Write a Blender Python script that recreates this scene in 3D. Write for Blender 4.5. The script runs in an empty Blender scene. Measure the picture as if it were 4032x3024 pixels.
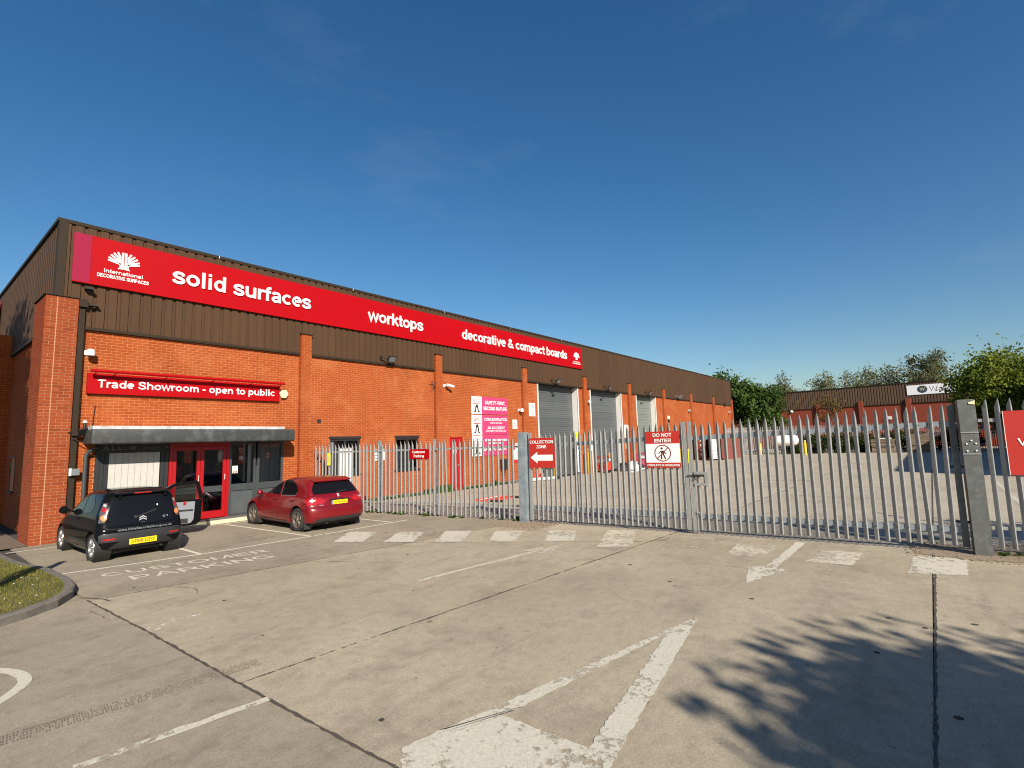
import bpy, bmesh, math, random
import numpy as np
from mathutils import Vector, Matrix
from mathutils.bvhtree import BVHTree
from mathutils.geometry import delaunay_2d_cdt
random.seed(7); RNG = np.random.default_rng(7)
scn = bpy.context.scene
COL = scn.collection
R = math.radians
# ------------------------------------------------------------------ camera, sky, sun, exposure
YAW, PITCH, ROLL, EYE = 0.891951, 0.110624, -0.0276126, 2.1
fw = Vector((math.sin(YAW)*math.cos(PITCH), math.cos(YAW)*math.cos(PITCH), math.sin(PITCH)))
r0 = Vector((math.cos(YAW), -math.sin(YAW), 0)); u0 = r0.cross(fw)
rt = r0*math.cos(ROLL)+u0*math.sin(ROLL); up = -r0*math.sin(ROLL)+u0*math.cos(ROLL)
cd = bpy.data.cameras.new('camera'); cam = bpy.data.objects.new('camera', cd); COL.objects.link(cam)
cam.matrix_world = Matrix(((rt.x, up.x, -fw.x, 0), (rt.y, up.y, -fw.y, 0), (rt.z, up.z, -fw.z, EYE), (0, 0, 0, 1)))
cd.sensor_width = 36; cd.lens = 2016.737/4032*36; cd.clip_start = .05; cd.clip_end = 3000
scn.camera = cam
SUN_EL, SUN_AZ = 31.0, 62.0            # light travels towards azimuth 62 deg from +X
L = Vector((math.cos(R(SUN_AZ))*math.cos(R(SUN_EL)), math.sin(R(SUN_AZ))*math.cos(R(SUN_EL)), -math.sin(R(SUN_EL))))
w = bpy.data.worlds.new('World'); scn.world = w; w.use_nodes = True
nt = w.node_tree; nt.nodes.clear()
def N(nt, t, **k):
    n = nt.nodes.new(t)
    for a, b in k.items():
        if a == 'ins':
            for i, v in b.items(): n.inputs[i].default_value = v
        else: setattr(n, a, b)
    return n
sky = N(nt, 'ShaderNodeTexSky', sky_type='NISHITA', sun_disc=False, sun_elevation=R(SUN_EL), sun_rotation=math.atan2(-L.x, -L.y),
        altitude=0, air_density=1.15, dust_density=0.6, ozone_density=3.2)
bg = N(nt, 'ShaderNodeBackground', ins={'Strength': 0.067}); wo = N(nt, 'ShaderNodeOutputWorld')
tcw = N(nt, 'ShaderNodeTexCoord')
mpw = N(nt, 'ShaderNodeMapping'); mpw.inputs['Scale'].default_value = (1.0, 2.2, 5.0); mpw.inputs['Rotation'].default_value = (0.3, 0.5, 0.6)
nzw = N(nt, 'ShaderNodeTexNoise', ins={'Scale': 1.6, 'Detail': 7.0, 'Roughness': 0.62})
mrw = N(nt, 'ShaderNodeMapRange', ins={1: 0.6, 2: 0.9, 3: 0.0, 4: 0.10})
mxw = N(nt, 'ShaderNodeMixRGB', ins={2: (5.2, 6.0, 6.9, 1)})
nt.links.new(tcw.outputs['Generated'], mpw.inputs[0]); nt.links.new(mpw.outputs[0], nzw.inputs['Vector'])
nt.links.new(nzw.outputs[0], mrw.inputs[0]); nt.links.new(mrw.outputs[0], mxw.inputs[0])
hsv = N(nt, 'ShaderNodeHueSaturation', ins={'Saturation': 1.29})
nt.links.new(sky.outputs[0], hsv.inputs['Color']); nt.links.new(hsv.outputs[0], mxw.inputs[1]); nt.links.new(mxw.outputs[0], bg.inputs[0]); nt.links.new(bg.outputs[0], wo.inputs[0])
sd = bpy.data.lights.new('sun', 'SUN'); sd.energy = 5.0; sd.angle = R(0.53); sd.color = (1.0, 0.91, 0.78)
so = bpy.data.objects.new('sun', sd); COL.objects.link(so); so.rotation_euler = L.to_track_quat('-Z', 'Y').to_euler()
scn.view_settings.view_transform = 'Standard'; scn.view_settings.look = 'None'
scn.view_settings.exposure = 0.68; scn.view_settings.gamma = 1.0; scn.view_settings.use_curve_mapping = False
scn.render.engine = 'CYCLES'; scn.cycles.pixel_filter_type = 'BLACKMAN_HARRIS'; scn.cycles.filter_width = 1.1
# ------------------------------------------------------------------ object helpers
def tag(o, label=None, cat=None, group=None, kind=None):
    if label: o['label'] = label
    if cat: o['category'] = cat
    if group: o['group'] = group
    if kind: o['kind'] = kind
    return o
def thing(name, loc=(0, 0, 0), label=None, cat=None, group=None, rotz=0, kind=None):
    o = bpy.data.objects.new(name, None); COL.objects.link(o); o.empty_display_size = .2
    o.location = loc; o.rotation_euler = (0, 0, rotz)
    return tag(o, label, cat, group, kind)
def link(name, me, mat=None, parent=None, world=True):
    """mesh data given in world coordinates (or in the parent's when world is False)"""
    if mat is not None and not me.materials: me.materials.append(mat)
    o = bpy.data.objects.new(name, me); COL.objects.link(o)
    if parent:
        o.parent = parent
        if world:
            m = Matrix.Identity(4); p = parent; chain = []
            while p: chain.append(p); p = p.parent
            for p in reversed(chain): m = m @ p.matrix_parent_inverse @ p.matrix_basis
            o.matrix_parent_inverse = m.inverted()
    return o
class MB:
    def __init__(s): s.v = []; s.f = []; s.sm = False
    def add(s, vs, fs):
        b = len(s.v); s.v += [tuple(p) for p in vs]; s.f += [tuple(i+b for i in f) for f in fs]; return s
    def box(s, x0, x1, y0, y1, z0, z1):
        return s.add([(x0,y0,z0),(x1,y0,z0),(x1,y1,z0),(x0,y1,z0),(x0,y0,z1),(x1,y0,z1),(x1,y1,z1),(x0,y1,z1)],
                     [(0,3,2,1),(4,5,6,7),(0,1,5,4),(1,2,6,5),(2,3,7,6),(3,0,4,7)])
    def obox(s, c, ex, ey, ez, hx, hy, hz):
        c = Vector(c); ex = Vector(ex); ey = Vector(ey); ez = Vector(ez)
        P = [c+ex*hx*a+ey*hy*b+ez*hz*d for d in (-1, 1) for a, b in ((-1,-1),(1,-1),(1,1),(-1,1))]
        return s.add(P, [(0,3,2,1),(4,5,6,7),(0,1,5,4),(1,2,6,5),(2,3,7,6),(3,0,4,7)])
    def tube(s, pts, rad, n=8, cap=True):
        pts = [Vector(p) for p in pts]
        rs = rad if isinstance(rad, (list, tuple)) else [rad]*len(pts)
        b = len(s.v); prev = None
        for i, p in enumerate(pts):
            d = (pts[min(i+1, len(pts)-1)]-pts[max(i-1, 0)]).normalized()
            a = d.orthogonal().normalized() if prev is None else (prev-d*prev.dot(d)).normalized()
            prev = a; c = d.cross(a)
            s.v += [tuple(p+(a*math.cos(2*math.pi*k/n)+c*math.sin(2*math.pi*k/n))*rs[i]) for k in range(n)]
        for i in range(len(pts)-1):
            for k in range(n):
                s.f.append((b+i*n+k, b+i*n+(k+1) % n, b+(i+1)*n+(k+1) % n, b+(i+1)*n+k))
        if cap:
            s.f.append(tuple(b+k for k in reversed(range(n)))); s.f.append(tuple(b+(len(pts)-1)*n+k for k in range(n)))
        return s
    def prism(s, poly, o, ex, ey, ez, d0, d1):
        """2D polygon in (ex,ey) at origin o, from depth d0 to d1 along ez; poly counter-clockwise seen from +ez, d1>d0"""
        o = Vector(o); ex = Vector(ex); ey = Vector(ey); ez = Vector(ez); n = len(poly)
        P = [o+ex*a+ey*b+ez*d for d in (d0, d1) for a, b in poly]
        return s.add(P, [tuple(reversed(range(n))), tuple(range(n, 2*n))]+[(i, (i+1) % n, n+(i+1) % n, n+i) for i in range(n)])
    def lathe(s, prof, o, axis, n=24):
        o = Vector(o); ax = Vector(axis).normalized(); a = ax.orthogonal().normalized(); c = ax.cross(a); b = len(s.v)
        for r, h in prof:
            s.v += [tuple(o+ax*h+(a*math.cos(2*math.pi*k/n)+c*math.sin(2*math.pi*k/n))*r) for k in range(n)]
        for i in range(len(prof)-1):
            for k in range(n): s.f.append((b+i*n+k, b+i*n+(k+1) % n, b+(i+1)*n+(k+1) % n, b+(i+1)*n+k))
        return s
    def mesh(s, name='m', smooth=False, ang=None):
        me = bpy.data.meshes.new(name); me.from_pydata(s.v, [], s.f); me.validate(); me.update()
        if not (smooth or ang): me.shade_flat()
        else:
            me.shade_smooth()
            if ang: me.set_sharp_from_angle(angle=R(ang))
        return me
    def build(s, name, mat, parent=None, world=True, smooth=False, ang=None):
        return link(name, s.mesh(name, smooth, ang), mat, parent, world)
def nmesh(name, V, F, tone=None):
    me = bpy.data.meshes.new(name); V = np.asarray(V, np.float32).reshape(-1, 3); F = np.asarray(F, np.int32); k = F.shape[1]
    me.vertices.add(len(V)); me.vertices.foreach_set('co', V.ravel()); me.loops.add(F.size); me.loops.foreach_set('vertex_index', F.ravel())
    me.polygons.add(len(F)); me.polygons.foreach_set('loop_start', np.arange(0, F.size, k, dtype=np.int32))
    me.update(calc_edges=True); me.shade_flat()
    if tone is not None:
        a = me.attributes.new('tone', 'FLOAT', 'FACE'); a.data.foreach_set('value', np.asarray(tone, np.float32))
    return me
BOXF = np.array([(0,3,2,1),(4,5,6,7),(0,1,5,4),(1,2,6,5),(2,3,7,6),(3,0,4,7)])
def boxes(B, drop=()):
    """B: n x 6 (x0,x1,y0,y1,z0,z1) -> V, F"""
    B = np.asarray(B, float); x0, x1, y0, y1, z0, z1 = B.T
    V = np.stack([np.stack(p, -1) for p in ((x0,y0,z0),(x1,y0,z0),(x1,y1,z0),(x0,y1,z0),(x0,y0,z1),(x1,y0,z1),(x1,y1,z1),(x0,y1,z1))], 1)
    fs = np.array([f for i, f in enumerate(BOXF) if i not in drop])
    F = (np.arange(len(B))[:, None, None]*8+fs[None]).reshape(-1, 4)
    return V.reshape(-1, 3), F, len(fs)
# ------------------------------------------------------------------ materials
MATS = {}
def mat(name, col, rough=.6, metal=0.0, var=0.0, scale=6.0, bump=0.0, bscale=60.0, coat=0.0, spec=.5, tonecol=None, objvar=0.0, dirt=None, stretch=None, dscale=1.5, dirt2=None, dscale2=.7):
    if name in MATS: return MATS[name]
    m = bpy.data.materials.new(name); m.use_nodes = True; t = m.node_tree; b = t.nodes['Principled BSDF']
    b.inputs['Roughness'].default_value = rough; b.inputs['Metallic'].default_value = metal
    b.inputs['Coat Weight'].default_value = coat; b.inputs['Specular IOR Level'].default_value = spec; b.inputs['Coat Roughness'].default_value = .04
    c4 = (*col, 1); src = None
    geo = N(t, 'ShaderNodeNewGeometry'); pos = geo.outputs['Position']
    if stretch:
        mp = N(t, 'ShaderNodeMapping'); mp.inputs['Scale'].default_value = stretch; t.links.new(pos, mp.inputs[0]); pos = mp.outputs[0]
    if tonecol:
        at = N(t, 'ShaderNodeAttribute', attribute_name='tone'); mx = N(t, 'ShaderNodeMixRGB', ins={1: c4, 2: (*tonecol, 1)})
        t.links.new(at.outputs['Fac'], mx.inputs[0]); src = mx.outputs[0]
    if objvar:
        oi = N(t, 'ShaderNodeObjectInfo'); mr = N(t, 'ShaderNodeMapRange', ins={3: 1-objvar, 4: 1+objvar}); t.links.new(oi.outputs['Random'], mr.inputs[0])
        mx = N(t, 'ShaderNodeMixRGB', blend_type='MULTIPLY', ins={0: 1.0, 1: c4})
        cb = N(t, 'ShaderNodeCombineColor'); [t.links.new(mr.outputs[0], cb.inputs[i]) for i in range(3)]
        if src: t.links.new(src, mx.inputs[1])
        t.links.new(cb.outputs[0], mx.inputs[2]); src = mx.outputs[0]
    if var:
        nz = N(t, 'ShaderNodeTexNoise', ins={'Scale': scale, 'Detail': 6.0, 'Roughness': .65}); t.links.new(pos, nz.inputs['Vector'])
        mr = N(t, 'ShaderNodeMapRange', ins={1: .25, 2: .75, 3: 1-var, 4: 1+var}); t.links.new(nz.outputs[0], mr.inputs[0])
        cb = N(t, 'ShaderNodeCombineColor'); [t.links.new(mr.outputs[0], cb.inputs[i]) for i in range(3)]
        mx = N(t, 'ShaderNodeMixRGB', blend_type='MULTIPLY', ins={0: 1.0, 1: c4})
        if src: t.links.new(src, mx.inputs[1])
        t.links.new(cb.outputs[0], mx.inputs[2]); src = mx.outputs[0]
    for dirt, dscale in ([(dirt, dscale)] if dirt else [])+([(dirt2, dscale2)] if dirt2 else []):
        nz = N(t, 'ShaderNodeTexNoise', ins={'Scale': dscale, 'Detail': 8.0, 'Roughness': .7}); t.links.new(pos, nz.inputs['Vector'])
        mr = N(t, 'ShaderNodeMapRange', ins={1: .5, 2: .72, 3: 0.0, 4: dirt[3]}); t.links.new(nz.outputs[0], mr.inputs[0])
        mx = N(t, 'ShaderNodeMixRGB', ins={1: c4, 2: (*dirt[:3], 1)}); t.links.new(mr.outputs[0], mx.inputs[0])
        if src: t.links.new(src, mx.inputs[1])
        src = mx.outputs[0]
    if src: t.links.new(src, b.inputs['Base Color'])
    else: b.inputs['Base Color'].default_value = c4
    if bump:
        nz = N(t, 'ShaderNodeTexNoise', ins={'Scale': bscale, 'Detail': 4.0}); t.links.new(geo.outputs['Position'], nz.inputs['Vector'])
        bp = N(t, 'ShaderNodeBump', ins={'Strength': bump, 'Distance': .01}); t.links.new(nz.outputs[0], bp.inputs['Height']); t.links.new(bp.outputs[0], b.inputs['Normal'])
    MATS[name] = m; return m
def glass_mat(name, tint, refl=.9):
    m = bpy.data.materials.new(name); m.use_nodes = True; t = m.node_tree; t.nodes.clear()
    tr = N(t, 'ShaderNodeBsdfTransparent', ins={0: (*tint, 1)}); gl = N(t, 'ShaderNodeBsdfGlossy', ins={0: (refl, refl, refl, 1), 'Roughness': .02})
    fr = N(t, 'ShaderNodeFresnel', ins={0: 1.55}); mx = N(t, 'ShaderNodeMixShader'); o = N(t, 'ShaderNodeOutputMaterial')
    t.links.new(fr.outputs[0], mx.inputs[0]); t.links.new(tr.outputs[0], mx.inputs[1]); t.links.new(gl.outputs[0], mx.inputs[2]); t.links.new(mx.outputs[0], o.inputs[0])
    return m
def paint_mat(name, col, lo, hi, scale=9.0):
    """road paint, worn through to the slab beneath in patches"""
    m = bpy.data.materials.new(name); m.use_nodes = True; t = m.node_tree; b = t.nodes['Principled BSDF']; o = t.nodes['Material Output']
    geo = N(t, 'ShaderNodeNewGeometry'); b.inputs['Roughness'].default_value = .8
    n1 = N(t, 'ShaderNodeTexNoise', ins={'Scale': scale, 'Detail': 9.0, 'Roughness': .75}); n2 = N(t, 'ShaderNodeTexNoise', ins={'Scale': 1.3, 'Detail': 2.0})
    n3 = N(t, 'ShaderNodeTexVoronoi', feature='DISTANCE_TO_EDGE', ins={'Scale': 16.0})
    for q in (n1, n2): t.links.new(geo.outputs['Position'], q.inputs['Vector'])
    wv = N(t, 'ShaderNodeMixRGB', blend_type='ADD', ins={0: .06}); t.links.new(geo.outputs['Position'], wv.inputs[1]); t.links.new(n1.outputs['Color'], wv.inputs[2]); t.links.new(wv.outputs[0], n3.inputs['Vector'])
    ad = N(t, 'ShaderNodeMath', operation='MULTIPLY_ADD', ins={1: .5}); t.links.new(n2.outputs[0], ad.inputs[0]); t.links.new(n1.outputs[0], ad.inputs[2])
    mr = N(t, 'ShaderNodeMapRange', ins={1: lo, 2: hi}); t.links.new(ad.outputs[0], mr.inputs[0])
    ck = N(t, 'ShaderNodeMapRange', ins={1: 0.0, 2: .025, 3: .72, 4: 1.0}); t.links.new(n3.outputs[0], ck.inputs[0])
    n4 = N(t, 'ShaderNodeTexNoise', ins={'Scale': 40.0, 'Detail': 4.0}); t.links.new(geo.outputs['Position'], n4.inputs['Vector'])
    m4 = N(t, 'ShaderNodeMapRange', ins={1: .3, 2: .7, 3: .86, 4: 1.06}); t.links.new(n4.outputs[0], m4.inputs[0])
    mm = N(t, 'ShaderNodeMath', operation='MULTIPLY'); t.links.new(ck.outputs[0], mm.inputs[0]); t.links.new(m4.outputs[0], mm.inputs[1])
    cb = N(t, 'ShaderNodeCombineColor'); [t.links.new(mm.outputs[0], cb.inputs[i]) for i in range(3)]
    mc = N(t, 'ShaderNodeMixRGB', blend_type='MULTIPLY', ins={0: 1.0, 1: (*col, 1)}); t.links.new(cb.outputs[0], mc.inputs[2]); t.links.new(mc.outputs[0], b.inputs['Base Color'])
    tr = N(t, 'ShaderNodeBsdfTransparent'); mx = N(t, 'ShaderNodeMixShader')
    t.links.new(mr.outputs[0], mx.inputs[0]); t.links.new(tr.outputs[0], mx.inputs[1]); t.links.new(b.outputs[0], mx.inputs[2]); t.links.new(mx.outputs[0], o.inputs[0])
    MATS[name] = m; return m
def ground_mat(name, ca, cb_, dark, speck=1.0, streak=(.35, 2.2, 1)):
    m = bpy.data.materials.new(name); m.use_nodes = True; t = m.node_tree; b = t.nodes['Principled BSDF']; b.inputs['Roughness'].default_value = .88
    b.inputs['Specular IOR Level'].default_value = .25
    geo = N(t, 'ShaderNodeNewGeometry'); P = geo.outputs['Position']
    def noise(sc, det, rg, st=None):
        n = N(t, 'ShaderNodeTexNoise', ins={'Scale': sc, 'Detail': det, 'Roughness': rg})
        if st:
            mp = N(t, 'ShaderNodeMapping'); mp.inputs['Scale'].default_value = st; mp.inputs['Rotation'].default_value = (0, 0, .12); t.links.new(P, mp.inputs[0]); t.links.new(mp.outputs[0], n.inputs['Vector'])
        else: t.links.new(P, n.inputs['Vector'])
        return n.outputs[0]
    def rng(s, a, b_, c, d):
        r = N(t, 'ShaderNodeMapRange', ins={1: a, 2: b_, 3: c, 4: d}); t.links.new(s, r.inputs[0]); return r.outputs[0]
    def mix(f, a, b_, mode='MIX'):
        x = N(t, 'ShaderNodeMixRGB', blend_type=mode)
        for i, v in ((0, f), (1, a), (2, b_)):
            if isinstance(v, (float, int)): x.inputs[i].default_value = v
            elif isinstance(v, tuple): x.inputs[i].default_value = (*v, 1)
            else: t.links.new(v, x.inputs[i])
        return x.outputs[0]
    c = mix(rng(noise(.35, 6, .6), .35, .65, 0, 1), ca, cb_)
    c = mix(rng(noise(1.3, 7, .7), .5, .8, 0, .7), c, dark)                       # stains
    c = mix(rng(noise(1.0, 8, .72, streak), .54, .76, 0, .52), c, dark)              # brushed and tyre-dragged streaks
    c = mix(rng(noise(1.4, 6, .7, (6.0, 1.2, 1)), .6, .82, 0, .35), c, dark)
    f = rng(noise(48, 8, .9), .3, .7, 1-.34*speck, 1+.30*speck); cc = N(t, 'ShaderNodeCombineColor'); [t.links.new(f, cc.inputs[i]) for i in range(3)]
    c = mix(1.0, c, cc.outputs[0], 'MULTIPLY')
    c = mix(rng(noise(8, 7, .75), .53, .74, 0, .55), c, dark); c = mix(rng(noise(21, 5, .8), .60, .70, 0, .5), c, dark)          # grime held in the surface
    c = mix(rng(noise(5, 6, .7), .60, .78, 0, .4), c, tuple(min(1, q*1.25) for q in ca))
    f2 = rng(noise(7, 4, .7), .3, .7, .9, 1.08); c2 = N(t, 'ShaderNodeCombineColor'); [t.links.new(f2, c2.inputs[i]) for i in range(3)]
    c = mix(1.0, c, c2.outputs[0], 'MULTIPLY')
    vo = N(t, 'ShaderNodeTexVoronoi', ins={'Scale': 2.6}); t.links.new(P, vo.inputs['Vector'])      # chewing gum and oil spots
    c = mix(rng(vo.outputs['Distance'], .035, .05, .55, 0), c, tuple(q*.4 for q in dark))
    oi = N(t, 'ShaderNodeObjectInfo'); f3 = rng(oi.outputs['Random'], 0, 1, .95, 1.05); c3 = N(t, 'ShaderNodeCombineColor'); [t.links.new(f3, c3.inputs[i]) for i in range(3)]
    c = mix(1.0, c, c3.outputs[0], 'MULTIPLY')
    t.links.new(c, b.inputs['Base Color'])
    bp = N(t, 'ShaderNodeBump', ins={'Strength': .35, 'Distance': .006}); t.links.new(noise(90, 4, .7), bp.inputs['Height']); t.links.new(bp.outputs[0], b.inputs['Normal'])
    MATS[name] = m; return m
def leaf_mat(name, a, b_):
    m = bpy.data.materials.new(name); m.use_nodes = True; t = m.node_tree; t.nodes.clear()
    at = N(t, 'ShaderNodeAttribute', attribute_name='tone'); mx = N(t, 'ShaderNodeMixRGB', ins={1: (*a, 1), 2: (*b_, 1)}); t.links.new(at.outputs['Fac'], mx.inputs[0])
    d = N(t, 'ShaderNodeBsdfDiffuse'); tl = N(t, 'ShaderNodeBsdfTranslucent'); ms = N(t, 'ShaderNodeMixShader', ins={0: .3}); o = N(t, 'ShaderNodeOutputMaterial')
    t.links.new(mx.outputs[0], d.inputs[0]); t.links.new(mx.outputs[0], tl.inputs[0]); t.links.new(d.outputs[0], ms.inputs[1]); t.links.new(tl.outputs[0], ms.inputs[2]); t.links.new(ms.outputs[0], o.inputs[0])
    MATS[name] = m; return m
M = dict(
 brick=mat('brick', (.240, .045, .0105), .9, spec=.15, tonecol=(.315, .068, .0165), var=.10, scale=30, bump=.06, bscale=150, dirt=(.17, .038, .012, .55), dscale=.55, dirt2=(.44, .15, .055, .5), dscale2=.9),
 brick_pier=mat('brick_pier', (.185, .036, .012), .9, spec=.15, tonecol=(.27, .060, .020), var=.14, scale=30, bump=.08, bscale=150),
 mortar=mat('mortar', (.47, .185, .070), .95, var=.15, scale=12),
 clad=mat('brown_cladding', (.070, .040, .0235), .65, spec=.08, var=.13, scale=3, stretch=(6, 6, .4), objvar=.07, dirt=(.046, .027, .017, .6)),
 flash=mat('brown_flashing', (.030, .021, .014), .6, spec=.15),
 roof=mat('roof_sheet', (.25, .25, .25), .7, var=.1),
 red=mat('red_sign', (.33, .0, .003), .55, spec=.15, var=.05, scale=2),
 fence_red=mat('red_board', (.40, .022, .014), .45, var=.05, scale=4),
 magenta=mat('faded_magenta', (.255, .014, .045), .6, var=.06, spec=.1), pink=mat('pink_banner', (.50, .035, .13), .6, var=.08, scale=5),
 white=mat('white_letter', (.74, .74, .72), .5), offwhite=mat('white_panel', (.62, .61, .58), .55, var=.05, scale=5, dirt=(.45, .43, .38, .3)),
 blind=mat('white_boards', (.44, .43, .39), .7, var=.06, scale=8),
 char=mat('charcoal_frame', (.018, .020, .021), .5, var=.12, scale=7), dgrey=mat('grey_frame', (.045, .051, .054), .45, var=.1, scale=6), lgrey=mat('light_grey_panel', (.15, .165, .17), .4, var=.12, scale=5),
 canopy=mat('canopy_paint', (.036, .040, .040), .55, var=.15, scale=5, dirt=(.15, .16, .16, .5), dscale=2.5), lead=mat('lead_sheet', (.45, .46, .47), .55, var=.3, scale=5, dirt=(.12, .12, .12, .5), dscale=3),
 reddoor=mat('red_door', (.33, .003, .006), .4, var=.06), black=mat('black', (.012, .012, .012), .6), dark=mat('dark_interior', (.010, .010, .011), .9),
 galv=mat('galvanised', (.25, .255, .25), .55, .15, var=.16, scale=14, bump=.1, dirt=(.24, .24, .23, .55), dscale=9), galvdark=mat('galvanised_rail', (.20, .225, .25), .55, .2, var=.15, scale=10),
 post=mat('dull_steel_post', (.105, .112, .110), .6, .3, var=.22, scale=7, dirt=(.30, .31, .31, .35), dscale=5), postl=mat('galvanised_post', (.25, .30, .33), .5, .4, var=.3, scale=6, dirt=(.5, .54, .56, .5), dscale=4),
 shutter=mat('roller_steel', (.105, .115, .118), .5, .25, var=.1, scale=4, stretch=(.6, .6, 5), objvar=.09), 
 yellow=mat('yellow', (.80, .50, .01), .45, var=.06), hiviz=mat('bright_yellow', (.78, .72, .02), .45), cream=mat('cream_plastic', (.75, .66, .38), .4),
 orange=mat('red_orange_plastic', (.70, .06, .03), .5, var=.1), contred=mat('container_red', (.20, .055, .042), .55, var=.15, scale=3, dirt=(.2, .1, .07, .4)),
 wood=mat('weathered_timber', (.20, .15, .10), .85, var=.3, scale=8, objvar=.25), bark=mat('bark', (.10, .08, .06), .95, var=.3), bark2=mat('pale_bark', (.24, .21, .18), .95, var=.25), blue=mat('blue_paint', (.02, .10, .38), .5),
 soil=mat('soil', (.13, .095, .065), .95, var=.35, scale=9, bump=.5, bscale=40), gravel=mat('gravel', (.24, .185, .13), .95, var=.45, scale=26, bump=.8, bscale=60),
 kerb=mat('kerb_concrete', (.135, .122, .10), .9, var=.3, scale=10, dirt=(.07, .065, .055, .75), dscale=4, bump=.4), step=mat('step_edge', (.60, .52, .36), .85, var=.2, scale=6, dirt=(.3, .24, .14, .5)),
 slabtop=mat('step_top', (.12, .115, .105), .85, var=.2), tyre=mat('rubber', (.022, .021, .020), .85, var=.15, scale=30), rim=mat('silver_wheel', (.55, .55, .56), .25, .9), rimd=mat('brake_dusted_wheel', (.17, .145, .12), .45, .5),
 chrome=mat('chrome', (.62, .62, .62), .4, .5), plate=mat('yellow_plate', (.85, .52, .01), .4), plateblue=mat('plate_blue_band', (.02, .06, .3), .4),
 cblack=mat('black_car_paint', (.0045, .0048, .0058), .12, .0, spec=.12), cplast=mat('grey_bumper_plastic', (.020, .021, .023), .5, var=.08), cred=mat('ruby_car_paint', (.170, .003, .007), .3, .15, coat=.5, var=.04),
 lampred=mat('red_lens', (.33, .006, .008), .12, coat=1.0), lampor=mat('amber_lens', (.75, .22, .06), .1, coat=1.0), lampcl=mat('clear_lens', (.50, .46, .45), .15, .3, coat=1.0), lampdk=mat('smoked_lens', (.10, .085, .085), .12, .3, coat=1.0),
 carglass=mat('tinted_glass', (.006, .006, .007), .05, spec=.25), trim=mat('grey_door_trim', (.20, .215, .24), .6), 
 joint=mat('joint_filler', (.045, .038, .03), .95), rust=mat('rust', (.16, .07, .035), .9, var=.3), smblue=mat('notice_blue', (.03, .12, .45), .5), noticegrey=mat('notice_print', (.22, .22, .24), .6), maroon=mat('sign_ring', (.20, .03, .03), .5),
)
M['glass'] = glass_mat('window_glass', (.82, .85, .86)); M['cglass'] = glass_mat('car_side_glass', (.62, .66, .64))
M['paint'] = paint_mat('road_paint', (.52, .485, .395), .61, .70); M['painttext'] = paint_mat('bay_lettering', (.56, .52, .43), .42, .52); M['paint2'] = paint_mat('fresh_line_paint', (.64, .59, .46), .46, .54); M['paintworn'] = paint_mat('worn_road_paint', (.53, .475, .37), .58, .80); M['paintghost'] = paint_mat('ghost_road_paint', (.42, .37, .28), .68, .88)
M['tar'] = paint_mat('joint_tar', (.075, .062, .048), .50, .72, 18.0); M['tarthin'] = paint_mat('joint_tar_worn', (.075, .062, .047), .62, .80, 14.0)
M['conc'] = ground_mat('concrete', (.400, .342, .250), (.325, .276, .200), (.155, .131, .098), 1.4); M['tarmac'] = ground_mat('parking_surface', (.310, .265, .196), (.252, .216, .160), (.125, .107, .082), 1.4)
M['roadl'] = ground_mat('road_surface', (.315, .270, .203), (.248, .213, .160), (.122, .105, .082), 1.3); M['yard'] = ground_mat('yard_concrete', (.42, .37, .285), (.35, .305, .235), (.19, .165, .13), 1.0)
M['leafd'] = leaf_mat('leaf_dark', (.040, .072, .018), (.105, .155, .040)); M['leafb'] = leaf_mat('leaf_bright', (.080, .120, .018), (.20, .235, .040)); M['leafo'] = leaf_mat('leaf_olive', (.088, .097, .043), (.155, .163, .08)); M['leafr'] = leaf_mat('leaf_bronze', (.10, .065, .025), (.17, .12, .04)); M['hedge'] = leaf_mat('hedge_leaf', (.020, .034, .012), (.055, .075, .022)); M['grass'] = leaf_mat('grass_blade', (.10, .12, .025), (.27, .23, .07))
# ------------------------------------------------------------------ text and flat sign work
def arc(cx, cy, rx, ry, a0, a1, n=18): return [(cx+rx*math.cos(R(a0+(a1-a0)*k/n)), cy+ry*math.sin(R(a0+(a1-a0)*k/n))) for k in range(n+1)]
def sm(*p):
    T = [Vector(q) for q in p]; T = [2*T[0]-T[1]]+T+[2*T[-1]-T[-2]]; o = []
    for i in range(1, len(T)-2):
        for j in range(5):
            t = j/5; o.append(tuple(.5*((2*T[i])+(T[i+1]-T[i-1])*t+(2*T[i-1]-5*T[i]+4*T[i+1]-T[i+2])*t*t+(3*T[i]-T[i-1]-3*T[i+1]+T[i+2])*t**3)))
    return o+[tuple(T[-2])]
SS = [(.80,.70),(.72,.85),(.47,.91),(.22,.83),(.16,.69),(.27,.57),(.49,.5),(.72,.42),(.81,.28),(.72,.14),(.47,.09),(.2,.15),(.12,.31)]
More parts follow.
